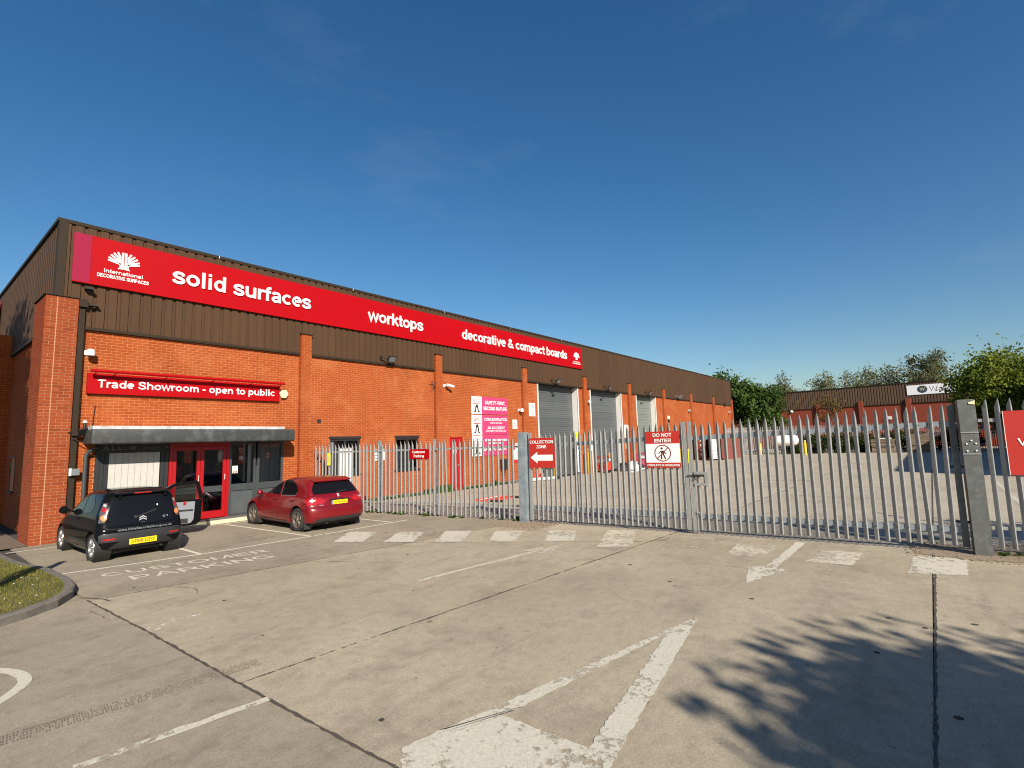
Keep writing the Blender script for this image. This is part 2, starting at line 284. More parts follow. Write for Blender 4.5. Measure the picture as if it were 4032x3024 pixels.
GL = {
 ' ': (.39, []), '-': (.46, [[(.05,.37),(.41,.37)]]), '.': (.39, [[(.19,0),(.19,.2)]]), ',': (.39, [[(.21,.19),(.13,-.16)]]), "'": (.33, [[(.16,1),(.16,.66)]]),
 'A': (1.0, [[(.10,0),(.5,1.0),(.90,0)],[(.25,.30),(.75,.30)]]), 'B': (1.0, [[(.18,0),(.18,1)],[(.18,.91),(.55,.91)]+arc(.55,.715,.24,.195,90,-90)+[(.18,.52)],[(.55,.52)]+arc(.58,.305,.27,.215,90,-90)+[(.18,.09)]]),
 'C': (1.0, [arc(.52,.5,.41,.41,42,318,24)]), 'D': (1.0, [[(.18,.0),(.18,1)],[(.18,.91),(.45,.91)]+arc(.45,.5,.40,.41,90,-90)+[(.18,.09)]]), 'E': (.93, [[(.17,0),(.17,1)],[(.17,.91),(.85,.91)],[(.17,.52),(.80,.52)],[(.17,.09),(.87,.09)]]),
 'F': (.85, [[(.17,0),(.17,1)],[(.17,.91),(.80,.91)],[(.17,.50),(.72,.50)]]), 'G': (1.086, [arc(.54,.5,.42,.41,42,325,24)+[(.93,.2),(.93,.44)],[(.98,.44),(.58,.44)]]), 'H': (1.0, [[(.17,0),(.17,1)],[(.83,0),(.83,1)],[(.17,.52),(.83,.52)]]), 'I': (.39, [[(.195,0),(.195,1)]]),
 'K': (1.0, [[(.17,0),(.17,1)],[(.17,.30),(.86,1)],[(.42,.58),(.90,0)]]), 'L': (.85, [[(.17,1),(.17,0)],[(.17,.09),(.82,.09)]]), 'M': (1.16, [[(.16,0),(.16,1)],[(.16,1),(.58,.12),(1.0,1)],[(1.0,1),(1.0,0)]]), 'N': (1.0, [[(.16,0),(.16,1)],[(.18,.98),(.82,.02)],[(.84,0),(.84,1)]]), 'O': (1.086, [arc(.543,.5,.43,.41,0,360,30)]),
 'P': (.93, [[(.17,0),(.17,1)],[(.17,.91),(.53,.91)]+arc(.53,.66,.26,.25,90,-90)+[(.17,.41)]]), 'R': (1.0, [[(.17,0),(.17,1)],[(.17,.91),(.56,.91)]+arc(.56,.68,.26,.23,90,-90)+[(.17,.45)],[(.50,.45),(.68,.32),(.90,0)]]), 'S': (.93, [sm(*SS)]), 'T': (.85, [[(.425,0),(.425,.9)],[(.02,.91),(.83,.91)]]), 'U': (1.0, [[(.17,1),(.17,.42)]+arc(.5,.42,.33,.33,180,360)+[(.83,1)]]),
 'V': (.93, [[(.08,1),(.465,.02),(.85,1)]]), 'W': (1.318, [[(.07,1),(.36,.04),(.66,.98),(.96,.04),(1.25,1)]]), 'Y': (.93, [[(.06,1),(.465,.44),(.87,1)],[(.465,.46),(.465,0)]]), 'X': (.93, [[(.08,0),(.85,1)],[(.08,1),(.85,0)]]), 'Z': (.85, [[(.05,.91),(.74,.91),(.11,.09),(.82,.09)]]),
 '0': (.776, [arc(.388,.5,.28,.41,0,360,26)]), '1': (.776, [[(.14,.76),(.45,.96)],[(.46,0),(.46,1)]]), '2': (.776, [sm((.12,.68),(.19,.85),(.39,.91),(.60,.83),(.65,.67),(.52,.45),(.15,.10))+[(.70,.09)]]), '3': (.776, [arc(.36,.7,.27,.21,150,-90)+[(.28,.49)],arc(.36,.30,.30,.21,90,-160)]), '4': (.776, [[(.56,0),(.56,1)],[(.54,.95),(.10,.30),(.74,.30)]]), '5': (.776, [[(.66,.91),(.22,.91),(.17,.50)]+arc(.37,.33,.29,.245,120,-150)]), '8': (.776, [arc(.388,.71,.23,.20,0,360),arc(.388,.295,.28,.215,0,360)]),
 '&': (1.0, [sm((.95,.02),(.60,.38),(.30,.66),(.28,.82),(.42,.92),(.57,.84),(.55,.70),(.28,.48),(.13,.30),(.20,.13),(.42,.08),(.66,.2),(.82,.45))]),
 'a': (.776, [sm((.12,.53),(.2,.64),(.36,.66),(.54,.62),(.61,.48))+[(.61,0)],sm((.61,.40),(.36,.36),(.16,.29),(.14,.16),(.27,.065),(.45,.09),(.61,.22))]), 'b': (.85, [[(.16,0),(.16,1)],arc(.44,.365,.26,.275,0,360,26)]), 'c': (.776, [arc(.42,.365,.29,.275,45,315,20)]), 'd': (.85, [[(.69,0),(.69,1)],arc(.41,.365,.26,.275,0,360,26)]),
 'e': (.776, [[(.14,.385),(.67,.385)]+arc(.40,.37,.275,.285,4,312,22)]), 'f': (.465, [[(.2,0),(.2,.78)]+sm((.2,.78),(.25,.88),(.45,.91)),[(.02,.64),(.43,.64)]]), 'g': (.85, [[(.69,.73),(.69,-.02)]+sm((.69,-.02),(.62,-.15),(.42,-.2),(.17,-.13)),arc(.41,.375,.26,.265,0,360,26)]), 'h': (.85, [[(.16,0),(.16,1)],sm((.16,.42),(.24,.58),(.43,.64),(.62,.58),(.69,.42))+[(.69,0)]]), 'i': (.39, [[(.195,0),(.195,.73)],[(.195,.83),(.195,1.0)]]),
 'k': (.776, [[(.16,0),(.16,1)],[(.16,.26),(.66,.73)],[(.33,.42),(.72,0)]]), 'l': (.39, [[(.195,0),(.195,1)]]), 'm': (1.24, [[(.16,0),(.16,.73)],sm((.16,.45),(.24,.60),(.39,.64),(.55,.58),(.62,.44))+[(.62,0)],sm((.62,.45),(.70,.60),(.85,.64),(1.01,.58),(1.08,.44))+[(1.08,0)]]), 'n': (.85, [[(.16,0),(.16,.73)],sm((.16,.42),(.24,.58),(.43,.64),(.62,.58),(.69,.42))+[(.69,0)]]), 'o': (.85, [arc(.425,.365,.295,.275,0,360,26)]),
 'p': (.85, [[(.16,-.28),(.16,.73)],arc(.44,.365,.26,.275,0,360,26)]), 'r': (.543, [[(.16,0),(.16,.73)],sm((.16,.40),(.22,.55),(.34,.63),(.53,.63))]), 's': (.776, [sm(*[(.01+x*.80, y*.73) for x, y in SS])]), 't': (.465, [[(.22,.95),(.22,.22)]+sm((.22,.22),(.27,.10),(.44,.09)),[(.02,.64),(.43,.64)]]), 'u': (.85, [[(.16,.73),(.16,.30)]+sm((.16,.30),(.22,.13),(.40,.09),(.60,.15),(.69,.32)),[(.69,.73),(.69,0)]]),
 'v': (.776, [[(.07,.73),(.388,.02),(.70,.73)]]), 'w': (1.086, [[(.05,.73),(.30,.03),(.543,.70),(.786,.03),(1.036,.73)]]), 'y': (.776, [[(.07,.73),(.40,.05)],[(.71,.73),(.38,-.10)]+sm((.38,-.10),(.30,-.2),(.12,-.2))]),
}
def strokes(s, x0, x1, base, cap, bold):
    """lettering drawn with a broad pen: list of (left edge, right edge) point rows in 2D"""
    pen = (.13+bold*2.6)*cap; X = 0; P = []
    for ch in s:
        ad, st = GL.get(ch, GL['o'])
        for q in st: P.append([(X+a, b) for a, b in q])
        X += ad
    lo = min(a for q in P for a, _ in q); hi = max(a for q in P for a, _ in q); k = (x1-x0-pen)/max(hi-lo, .15) if hi-lo > .15 else cap
    out = []
    for q in P:
        Q = [Vector((x0+pen/2+(a-lo)*k, base+b*cap)) for a, b in q]; L_, R_ = [], []; Q = [p for i, p in enumerate(Q) if i == 0 or (p-Q[i-1]).length > cap*.004]; cl = (Q[0]-Q[-1]).length < cap*.02 and len(Q) > 6
        if cl: Q[-1] = Q[0]
        for i, p in enumerate(Q):
            a = (p-Q[i-1]).normalized() if i else ((Q[0]-Q[-2]).normalized() if cl else None); b = (Q[i+1]-p).normalized() if i < len(Q)-1 else ((Q[1]-Q[0]).normalized() if cl else None)
            a = a or b; b = b or a; t = (a+b).normalized(); n = Vector((-t.y, t.x)); m = min(1.7, 1/max(.5, abs(n.dot(Vector((-a.y, a.x))))))
            L_.append(p+n*pen/2*m); R_.append(p-n*pen/2*m)
        out.append((L_, R_))
    return out
def text(name, s, mt, parent, o, ex, ey, x0, x1, base, cap, bold=.012, depth=.004, lift=.004, cfit=True):
    """lettering between x0 and x1 along ex, baseline at base along ey, capital height cap; ez = ex x ey"""
    o = Vector(o); ex = Vector(ex); ey = Vector(ey); ez = ex.cross(ey); mb = MB()
    for j, (L_, R_) in enumerate(strokes(s, x0, x1, base, cap, bold)):
        n = len(L_); d = lift+depth+(j % 5)*.0004; V = [o+ex*p.x+ey*p.y+ez*d for p in L_+R_]; V += [v-ez*(depth+(j % 5)*.0003) for v in V]; F = []
        for i in range(n-1): F += [(i, n+i, n+i+1, i+1), (i, i+1, 2*n+i+1, 2*n+i), (n+i+1, n+i, 3*n+i, 3*n+i+1)]
        F += [(0, 2*n, 3*n, n), (n-1, 2*n-1, 4*n-1, 3*n-1)]; mb.add(V, F)
    return mb.build(name, mt, parent)
FX, FZ = Vector((1, 0, 0)), Vector((0, 0, 1))
def board(name, mt, parent, o, ex, ey, x0, x1, y0, y1, d0, d1):
    ez = Vector(ex).cross(Vector(ey)); mb = MB()
    mb.prism([(x0, y0), (x1, y0), (x1, y1), (x0, y1)], o, ex, ey, ez, d0, d1); return mb.build(name, mt, parent)
def flat(name, poly, mt, parent, o, ex, ey, d0, d1):
    ez = Vector(ex).cross(Vector(ey)); a = sum(poly[i][0]*poly[(i+1) % len(poly)][1]-poly[(i+1) % len(poly)][0]*poly[i][1] for i in range(len(poly)))
    if a < 0: poly = poly[::-1]
    mb = MB(); mb.prism(poly, o, ex, ey, ez, d0, d1); return mb.build(name, mt, parent)
def ring_mb(cx, cy, r0_, r1, o, ex, ey, d0, d1, n=40):
    o = Vector(o); ex = Vector(ex); ey = Vector(ey); ez = ex.cross(ey); mb = MB(); V = []
    for d in (d0, d1):
        for r in (r0_, r1):
            V += [o+ex*(cx+r*math.cos(2*math.pi*k/n))+ey*(cy+r*math.sin(2*math.pi*k/n))+ez*d for k in range(n)]
    F = []
    for k in range(n):
        j = (k+1) % n
        F += [(2*n+k, 3*n+k, 3*n+j, 2*n+j), (n+k, n+j, 3*n+j, 3*n+k), (k, 2*n+k, 2*n+j, j)]
    return mb.add(V, F)
def circ(cx, cy, r, n=20, ry=None): return [(cx+r*math.cos(2*math.pi*k/n), cy+(ry or r)*math.sin(2*math.pi*k/n)) for k in range(n)]
def bar(x0, y0, x1, y1, wd):
    d = Vector((x1-x0, y1-y0)).normalized(); p = Vector((-d.y, d.x))*wd/2
    return [(x0-p.x, y0-p.y), (x1-p.x, y1-p.y), (x1+p.x, y1+p.y), (x0+p.x, y0+p.y)]
# ------------------------------------------------------------------ ground: dark bedding sheet, slabs laid on it, markings on the slabs
g = nmesh('ground', [(-1500, -1500, -.03), (1500, -1500, -.03), (1500, 1500, -.03), (-1500, 1500, -.03)], [(0, 1, 2, 3)])
ground = link('ground', g, M['joint']); tag(ground, 'level ground under the whole trading estate', kind='structure')
yard = thing('forecourt', kind='structure', label='concrete forecourt and yard laid in large slabs')
def clip(poly, p, q, left=True):
    out = []; n = Vector((-(q[1]-p[1]), q[0]-p[0])); s = 1 if left else -1
    f = lambda a: s*((a[0]-p[0])*n.x+(a[1]-p[1])*n.y)
    for i in range(len(poly)):
        a, b = poly[i], poly[(i+1) % len(poly)]; fa, fb = f(a), f(b)
        if fa >= 0: out.append(a)
        if fa*fb < 0: t = fa/(fa-fb); out.append((a[0]+(b[0]-a[0])*t, a[1]+(b[1]-a[1])*t))
    return out
def area(p): return .5*sum(p[i][0]*p[(i+1) % len(p)][1]-p[(i+1) % len(p)][0]*p[i][1] for i in range(len(p)))
def slab(poly, mt, gap=.009, name='slab'):
    if len(poly) < 3 or abs(area(poly)) < .05: return
    if area(poly) < 0: poly = poly[::-1]
    P = poly; n = len(poly)
    for i in range(n):
        a, b = poly[i], poly[(i+1) % n]; d = Vector((b[0]-a[0], b[1]-a[1]))
        if d.length < 1e-6: continue
        d.normalize(); nn = (-d.y*gap, d.x*gap); P = clip(P, (a[0]+nn[0], a[1]+nn[1]), (b[0]+nn[0], b[1]+nn[1]))
    if len(P) < 3: return
    mb = MB(); mb.prism(P, (0, 0, 0), (1, 0, 0), (0, 1, 0), (0, 0, 1), -.028, 0); return mb.build(name, mt, yard)
def split(polys, p, q):
    o = []
    for a in polys:
        for s in (True, False):
            c = clip(a, p, q, s)
            if len(c) > 2 and abs(area(c)) > .05: o.append(c)
    return o
J1 = ((2.05, 9.58), (2.29, 2.89)); J2 = ((2.2, 5.02), (11.59, 4.50)); J3 = ((2.23, 9.49), (7.03, 8.85)); J4 = ((4.3, .16), (33, .12)); J5 = ((10.89, 3.41), (5.69, 11.46))
GA, GB = Vector((10.79, 8.41)), Vector((11.75, -.5)); GE = (GB-GA).normalized()
big = [(-60, -40), (11.9+3.2, -40), (GB.x, GB.y), (GA.x, GA.y), (9.37, 16.3), (-60, 16.3)]
left = clip(big, *J1, False); right = clip(big, *J1, True)
for c in split(split([left], (-60, 9.58), (3, 9.58)), (-60, -1.2), (3, -1.2)):
    for cc in split([c], (-7, -40), (-7, 40)): slab(cc, M['roadl'])
park = clip(right, *J3, True); fore = clip(right, *J3, False)
slab(clip(park, (2.05, 0), (2.05, 30), False), M['tarmac'], .006)
for c in split(split(split([fore], *J2), *J4), (-10, -7), (20, -7.3)):
    cy = sum(p[1] for p in c)/len(c)
    if cy > .2:
        for q in split([c], *J5): slab(q, M['conc'], .007)
    else: slab(c, M['conc'])
yp = [(GB.x, GB.y), (15.1, -40), (150, -40), (150, 16.43), (9.35, 16.43), (GA.x, GA.y)]
yps = split([yp], (GA.x, GA.y), (GA.x+10, GA.y-.35))
for y in (-4.4, .13, 4.55, 13.1): yps = split(yps, (0, y+.04), (100, y-.28))
for x in (16.6, 22.8, 29, 35.2, 41.4, 47.6, 53.8, 60): yps = split(yps, (x, -40), (x, 40))
for c in yps: slab(c, M['yard'])
def resample(pts, step):
    o = [Vector(pts[0])]; acc = 0
    for a, b in zip(pts, pts[1:]):
        a, b = Vector(a), Vector(b); l = (b-a).length; t = step-acc
        while t <= l: o.append(a+(b-a)*(t/l)); t += step
        acc = (acc+l) % step
    return [tuple(p) for p in o]
def offs2(pts, d):
    o = []
    for i, p in enumerate(pts):
        a = Vector(pts[max(i-1, 0)]); b = Vector(pts[min(i+1, len(pts)-1)]); t = (b-a).normalized(); o.append((p[0]-t.y*d, p[1]+t.x*d))
    return o
# --- painted markings (4 mm above the slabs)
def mark(name, poly, mt, z=.004):
    if area(poly) < 0: poly = poly[::-1]
    me = bpy.data.meshes.new(name); me.from_pydata([(x, y, z) for x, y in poly], [], [tuple(range(len(poly)))]); return link(name, me, mt, yard)
def rough(poly, step=.05, amp=.006):
    o = []
    for i in range(len(poly)):
        a = Vector(poly[i]); b = Vector(poly[(i+1) % len(poly)]); n = max(1, int((b-a).length/step)); d = (b-a); p = Vector((-d.y, d.x)).normalized() if d.length else Vector((0, 0))
        for k in range(n): o.append(tuple(a+d*(k/n)+p*random.gauss(0, amp)*(k > 0)))
    return o
def line(name, x0, y0, x1, y1, wd, mt, z=.004, amp=.003): return mark(name, rough(bar(x0, y0, x1, y1, wd), .12, amp), mt, z)
line('bay_line', 2.12, 12.02, 4.3, 11.62, .075, M['paint2']); line('bay_line', 4.302, 11.62, 6.6, 11.50, .075, M['paint2']); line('bay_line', 6.66, 11.495, 6.86, 11.49, .07, M['paint2']); line('bay_line', 6.93, 11.47, 9.42, 11.46, .075, M['paint2'])
line('bay_line', 2.3, 11.72, 4.3, 11.44, .10, M['paintghost']); line('bay_line', 4.32, 11.43, 7.3, 11.27, .12, M['paintghost'])
line('bay_line', 4.20, 15.5, 4.27, 11.665, .075, M['paint2']); line('bay_line', 6.29, 15.5, 6.58, 11.55, .075, M['paint2']); line('bay_line', 8.72, 15.5, 8.93, 11.51, .075, M['paint2'])
line('bay_line', 5.0, 15.62, 9.0, 15.50, .07, M['paint2']); line('bay_line', 1.9, 15.60, 4.1, 15.50, .07, M['paint2'])
Z = [[(7.43,11.22),(7.77,10.62),(6.81,9.8),(6.43,10.34)],[(8.06,10.12),(8.38,9.58),(7.4,8.81),(7.02,9.35)],[(8.73,9.21),(9.06,8.64),(7.98,7.94),(7.65,8.4)],[(9.28,8.14),(9.68,7.57),(8.62,6.98),(8.29,7.42)],[(10.01,7.11),(10.33,6.55),(9.29,5.95),(8.94,6.44)],[(10.74,5.96),(11.02,5.37),(9.39,4.69),(8.97,5.22)],[(10.67,4.42),(10.85,3.62),(9.85,3.38),(9.47,4.16)],[(10.62,3.08),(10.74,2.39),(9.67,2.45),(9.64,2.99)],[(10.84,1.68),(10.9,1.08),(9.82,1.13),(9.71,1.76)],[(11.07,.4),(11.23,-.29),(9.98,-.24),(9.72,.44)]]
for i, q in enumerate(Z): mark('crossing_block', rough(q, .08, .012), M['paint'] if i < 5 or i > 8 else (M['paintghost'] if i == 6 else M['paintworn']))
line('painted_arrow', 5.4, 6.31, 8.0, 6.02, .09, M['paint'], amp=.006); mark('painted_arrow', rough([(9.06, 5.90), (7.86, 6.28), (7.98, 6.06), (7.98, 5.98), (7.91, 5.70)], .08, .012), M['paintworn'], .0045)
mark('painted_arrow', rough([(11.36, 2.20), (11.38, 2.03), (9.05, 2.07), (9.06, 1.88), (7.92, 2.22), (8.95, 2.44), (9.04, 2.21)], .08, .01), M['paint'])
# grit and tar that has filled the joints between slabs
for pts, wd, mt in (([(2.05, 9.58), (2.10, 8.4), (2.15, 7.26), (2.2, 5.09), (2.29, 2.6)], .026, 'tar'), ([(2.2, 5.02), (5.8, 4.82), (11.5, 4.51)], .024, 'tarthin'), ([(2.23, 9.49), (7.03, 8.85), (8.3, 8.7)], .022, 'tarthin'), ([(4.3, .16), (7.4, .14), (9.9, .125), (11.3, .12)], .024, 'tar'), ([(10.89, 3.41), (8.96, 6.26), (7.14, 9.1), (5.69, 11.46)], .020, 'tarthin'), ([(2.0, 9.9), (2.2, 9.45), (2.25, 9.2)], .03, 'tarthin'), ([(1.95, 8.9), (2.0, 8.2)], .012, 'tarthin'), ([(5.2, 9.0), (6.0, 7.6), (6.5, 6.9)], .010, 'tarthin'), ([(12, .13), (34, .1)], .03, 'tar'), ([(11.6, 4.5), (36, 4.1)], .022, 'tarthin'), ([(12, 9.0), (40, 8.5)], .022, 'tarthin')):
    q = resample(pts, .06); lft = [(a+random.gauss(0, .005), b+random.gauss(0, .005)) for a, b in offs2(q, wd/2)]; rgt = [(a+random.gauss(0, .005), b+random.gauss(0, .005)) for a, b in offs2(q, -wd/2)]; n = len(q)
    me = bpy.data.meshes.new('joint_filler'); me.from_pydata([(x, y, .0026) for x, y in lft+rgt], [], [(i+1, i, n+i, n+i+1) for i in range(n-1)]); link('joint_filler', me, M[mt], yard)
# give-way triangle
def strip(name, A, B, mt, z, step=.05, amp=.006):
    n = max(2, int((Vector(A[0])-Vector(A[1])).length/step)); V = []
    for P in (A, B):
        a, b = Vector(P[0]), Vector(P[1]); d = (b-a).normalized(); p = Vector((-d.y, d.x))
        for k in range(n+1): q = a.lerp(b, k/n)+p*random.gauss(0, amp)*(0 < k < n); V.append((q.x, q.y, z))
    F = [(k, k+1, n+2+k, n+1+k) for k in range(n)]; me = bpy.data.meshes.new(name); me.from_pydata(V, [], F); me.update()
    if me.polygons[0].normal.z < 0: me.flip_normals()
    return link(name, me, mt, yard)
strip('give_way_triangle', ((2.44, 3.04), (6.19, 2.30)), ((3.18, 2.745), (5.75, 2.335)), M['paint'], .004); strip('give_way_triangle', ((6.19, 2.286), (3.07, 1.78)), ((5.46, 2.38), (3.20, 2.0)), M['paint'], .0052)
mark('give_way_triangle', rough([(2.44, 3.04), (3.17, 2.735), (3.20, 2.0), (3.07, 1.78), (2.35, 1.62), (1.9, 2.4)], .03, .006), M['paint'], .0072)
hk = sm((.70, 6.27), (.88, 6.48), (1.0, 6.68), (1.03, 6.86), (1.0, 7.08), (.90, 7.30), (.70, 7.55))
mark('painted_arrow', rough(offs2(hk, .05)+offs2(hk, -.05)[::-1], .04, .004), M['paint'])
line('lane_dash', 2.225, 4.52, .98, 4.655, .085, M['paint'], amp=.006)
for s, x0, x1, y0, y1, h in (('CUSTOMER', 2.57, 5.20, 11.03, 10.60, .33), ('PARKING', 2.82, 5.02, 10.36, 9.98, .36)):
    d = Vector((x1-x0, y1-y0, 0)).normalized(); ln = math.hypot(x1-x0, y1-y0); mb = MB()
    for j, (L_, R_) in enumerate(strokes(s, 0, ln, 0, h, .008)):
        n = len(L_); mb.add([(x0+d.x*p.x, y0+d.y*p.x+p.y, .004+.0003*(j % 4)) for p in L_+R_], [(i, n+i, n+i+1, i+1) for i in range(n-1)])
    mb.build('painted_lettering', M['painttext'], yard)
line('yard_line', 36.1, -1.91, 20.4, -1.77, .10, M['paint']); line('yard_line', 20.38, -1.77, 12.6, -1.70, .10, M['paint'])
line('yard_line', 9.9, 15.2, 20.5, 15.1, .09, M['paint']); line('yard_line', 11.0, 12.9, 17.5, 12.7, .09, M['paint'])
for x, y, a, b in ((14.6, 2.9, .5, .12), (15.1, 2.5, .4, .15), (15.0, 1.9, .5, .2), (14.95, 1.35, .5, .2)): mark('faded_lettering', rough(bar(x-a, y, x+a, y-.1, b*1.6), .08, .03), M['paintghost'])
for i in range(9):                                                              # paint drips and chalky scraps by the main joint
    t = random.random(); x = 2.15+t*.9; y = 7.25+random.gauss(0, .10)+t*.5; r = random.uniform(.008, .03); mark('paint_splash', [(x+r*(1+.4*random.random())*math.cos(k*1.047), y+.6*r*math.sin(k*1.047)) for k in range(6)], M['white'], .0035)
for i in range(40):
    x, y = random.uniform(2, 11), random.uniform(-1, 11); r = random.uniform(.012, .03); mark('litter_scrap', [(x+r*(1+.5*random.random())*math.cos(k*1.05), y+r*(1+.5*random.random())*math.sin(k*1.05)) for k in range(6)], M['joint'] if i % 3 else M['wood'], .0033)
def marks(name, pts, wd, mt, z=.0022):
    q = resample(sm(*pts), .08); a_ = [(a+random.gauss(0, .004), b+random.gauss(0, .004)) for a, b in offs2(q, wd/2)]; b_ = [(a+random.gauss(0, .004), b+random.gauss(0, .004)) for a, b in offs2(q, -wd/2)]; n = len(q)
    me = bpy.data.meshes.new(name); me.from_pydata([(x, y, z) for x, y in a_+b_], [], [(i+1, i, n+i, n+i+1) for i in range(n-1)]); link(name, me, mt, yard)
M['crack'] = paint_mat('crack_line', (.085, .07, .055), .50, .64, 9.0)
for pts in ([(3.0, 9.4), (3.2, 8.9), (3.1, 8.5)], [(5.4, 13.0), (6.0, 12.8), (6.5, 13.0)], [(4.8, 12.4), (5.5, 12.2), (6.3, 12.3)], [(9.8, 4.9), (10.2, 4.5), (10.7, 4.3)], [(14.5, 9), (14.9, 6.6), (14.4, 4.6)], [(20, 4.4), (19.6, 2.2), (20.1, .2)], [(26, 8.7), (25.6, 6), (26.1, 4.3)]): marks('crack', pts, .010 if pts[0][0] < 12 else .03, M['crack'], .0028)
# tread marks of a lorry tyre crossing the left road, and loose gravel washed out under the gate posts
tm = MB()
for k in range(110):
    x = .55+k*.018; y = 5.55-.10*k*.018
    for j in range(4):
        if random.random() < .8: c = (x+.006*j+random.gauss(0, .002), y+j*.05-.08); tm.add([(c[0]-.005, c[1]-.016, .003), (c[0]+.004, c[1]-.016, .003), (c[0]+.008, c[1]+.016, .003), (c[0]-.001, c[1]+.016, .003)], [(0, 1, 2, 3)])
M['tread'] = mat('tread_mark', (.15, .125, .09), .9); o = tm.build('tread_mark', M['tread'], yard); tag(o, kind='stuff')
for name, poly in (('gravel_patch', [(10.62, 8.55), (10.86, 7.7), (10.62, 7.45), (10.30, 7.62), (9.98, 7.95), (9.85, 8.6), (10.1, 8.9)]), ('gravel_patch', [(12.25, .42), (11.34, .42), (11.16, -.25), (11.30, -.95), (11.35, -3.5), (13, -3.5), (12.9, -1.1)])):
    mark(name, rough(poly, .06, .03), M['gravel'], .006)
    V, F = [], []
    xs = [p[0] for p in poly]; ys = [p[1] for p in poly]
    B = []
    for k in range(1400):
        x, y = random.uniform(min(xs)-.1, max(xs)+.1), random.uniform(min(ys)-.1, max(ys)+.1); r = random.uniform(.006, .016); B.append((x-r, x+r, y-r*.8, y+r*.8, 0, r))
    V, F, _ = boxes(B, (0,)); V[:, :2] += RNG.normal(0, .003, (len(V), 2)); o = link('gravel', nmesh('gravel', V, F), M['gravel'], yard); tag(o, kind='stuff')
# ------------------------------------------------------------------ grass verge with its kerb
kp = [(-.6, 8.15), (.3, 8.62), (1.11, 9.08), (1.52, 9.31), (1.77, 9.56), (1.97, 9.95), (2.10, 10.5), (2.12, 11.07), (2.08, 12.09), (2.0, 13.39), (1.90, 14.21), (1.84, 15.42), (1.80, 16.2)]
def offs(pts, d):
    o = []
    for i, p in enumerate(pts):
        a = Vector(pts[max(i-1, 0)]); b = Vector(pts[min(i+1, len(pts)-1)]); t = (b-a).normalized(); o.append((p[0]-t.y*d, p[1]+t.x*d))
    return o
kc = resample(kp, .45); ki = offs(kc, .125)
kb = thing('kerb', kind='structure', label='worn concrete kerb round the grass corner')
def kh(y): return .115 if y < 12.2 else max(.03, .115-(y-12.2)*.06)
for i in range(len(kc)-1):
    a, b, c, d = kc[i], kc[i+1], ki[i+1], ki[i]; h0, h1 = kh(a[1]), kh(b[1]); e = .006/.45
    L_ = lambda p, q, t: (p[0]+(q[0]-p[0])*t, p[1]+(q[1]-p[1])*t)
    a2, b2, c2, d2 = L_(a, b, e), L_(a, b, 1-e), L_(d, c, 1-e), L_(d, c, e); V = [(*p, -.02) for p in (a2, b2, c2, d2)]
    sh = .018
    for p, q, h in ((a2, d2, h0), (b2, c2, h1), (c2, None, h1), (d2, None, h0)): V.append((*p, h-sh if q else h))
    V += [(*L_(a2, d2, .2), h0), (*L_(b2, c2, .2), h1)]
    mb = MB(); mb.add(V, [(0, 1, 5, 4), (4, 5, 9, 8), (8, 9, 6, 7), (1, 2, 6, 9, 5), (3, 0, 4, 8, 7), (2, 3, 7, 6)]); mb.build('kerb_stone', M['kerb'], kb)
gp = [(-6, 8.1)]+[p for p in ki]+[(-6, 16.2)]
verge = thing('verge', kind='structure', label='grass corner inside the kerb')
def gz(x, y): return (kh(y)-.012)
me = bpy.data.meshes.new('turf'); me.from_pydata([(x, y, gz(x, y)) for x, y in gp], [], [tuple(range(len(gp)))]); link('turf', me, mat('turf', (.095, .085, .028), .95, var=.35, scale=6), verge)
nb = 42000
X = RNG.uniform(-.8, 2.05, nb); Y = RNG.uniform(8.5, 15.6, nb)
def inside(X, Y, P):
    r = np.zeros(len(X), bool)
    for i in range(len(P)):
        (x1, y1), (x2, y2) = P[i], P[(i+1) % len(P)]
        c = ((y1 > Y) != (y2 > Y)) & (X < (x2-x1)*(Y-y1)/(y2-y1+1e-12)+x1); r ^= c
    return r
k = inside(X, Y, gp); X, Y = X[k], Y[k]; nb = len(X); ZZ = np.array([gz(a, b) for a, b in zip(X, Y)]); an = RNG.uniform(0, 6.28, nb); hh = RNG.uniform(.012, .04, nb); wd = .005
dx, dy = np.cos(an)*wd, np.sin(an)*wd; lx, ly = RNG.normal(0, .012, nb), RNG.normal(0, .012, nb)
V = np.stack([np.stack([X-dx, Y-dy, ZZ], -1), np.stack([X+dx, Y+dy, ZZ], -1), np.stack([X+lx, Y+ly, ZZ+hh], -1)], 1).reshape(-1, 3)
cl = np.sin(X*5.1+1.3*np.sin(Y*3.7))*np.cos(Y*4.3)*.25+.45
tag(link('grass', nmesh('grass', V, np.arange(nb*3).reshape(-1, 3), np.clip(cl+RNG.normal(0, .22, nb), 0, 1)), M['grass'], verge), kind='stuff')
dm = MB()
for i in range(13):
    x, y = random.uniform(.9, 1.9), random.uniform(9.5, 13)
    if inside(np.array([x]), np.array([y]), gp)[0]: dm.prism(circ(0, 0, .008, 6), (x, y, gz(x, y)+.03), (1, 0, 0), (0, 1, 0), (0, 0, 1), 0, .006)
tag(dm.build('daisies', M['white'], verge), kind='stuff')
soil = [(1.80, 16.2), (2.33, 16.24), (2.33, 30), (-8, 30), (-8, 16.2)]
me = bpy.data.meshes.new('soil_bed'); me.from_pydata([(x, y, .012) for x, y in soil], [], [(0, 1, 2, 3, 4)]); tag(link('soil_bed', me, M['soil']), 'bare dirt bed along the end wall', kind='structure')
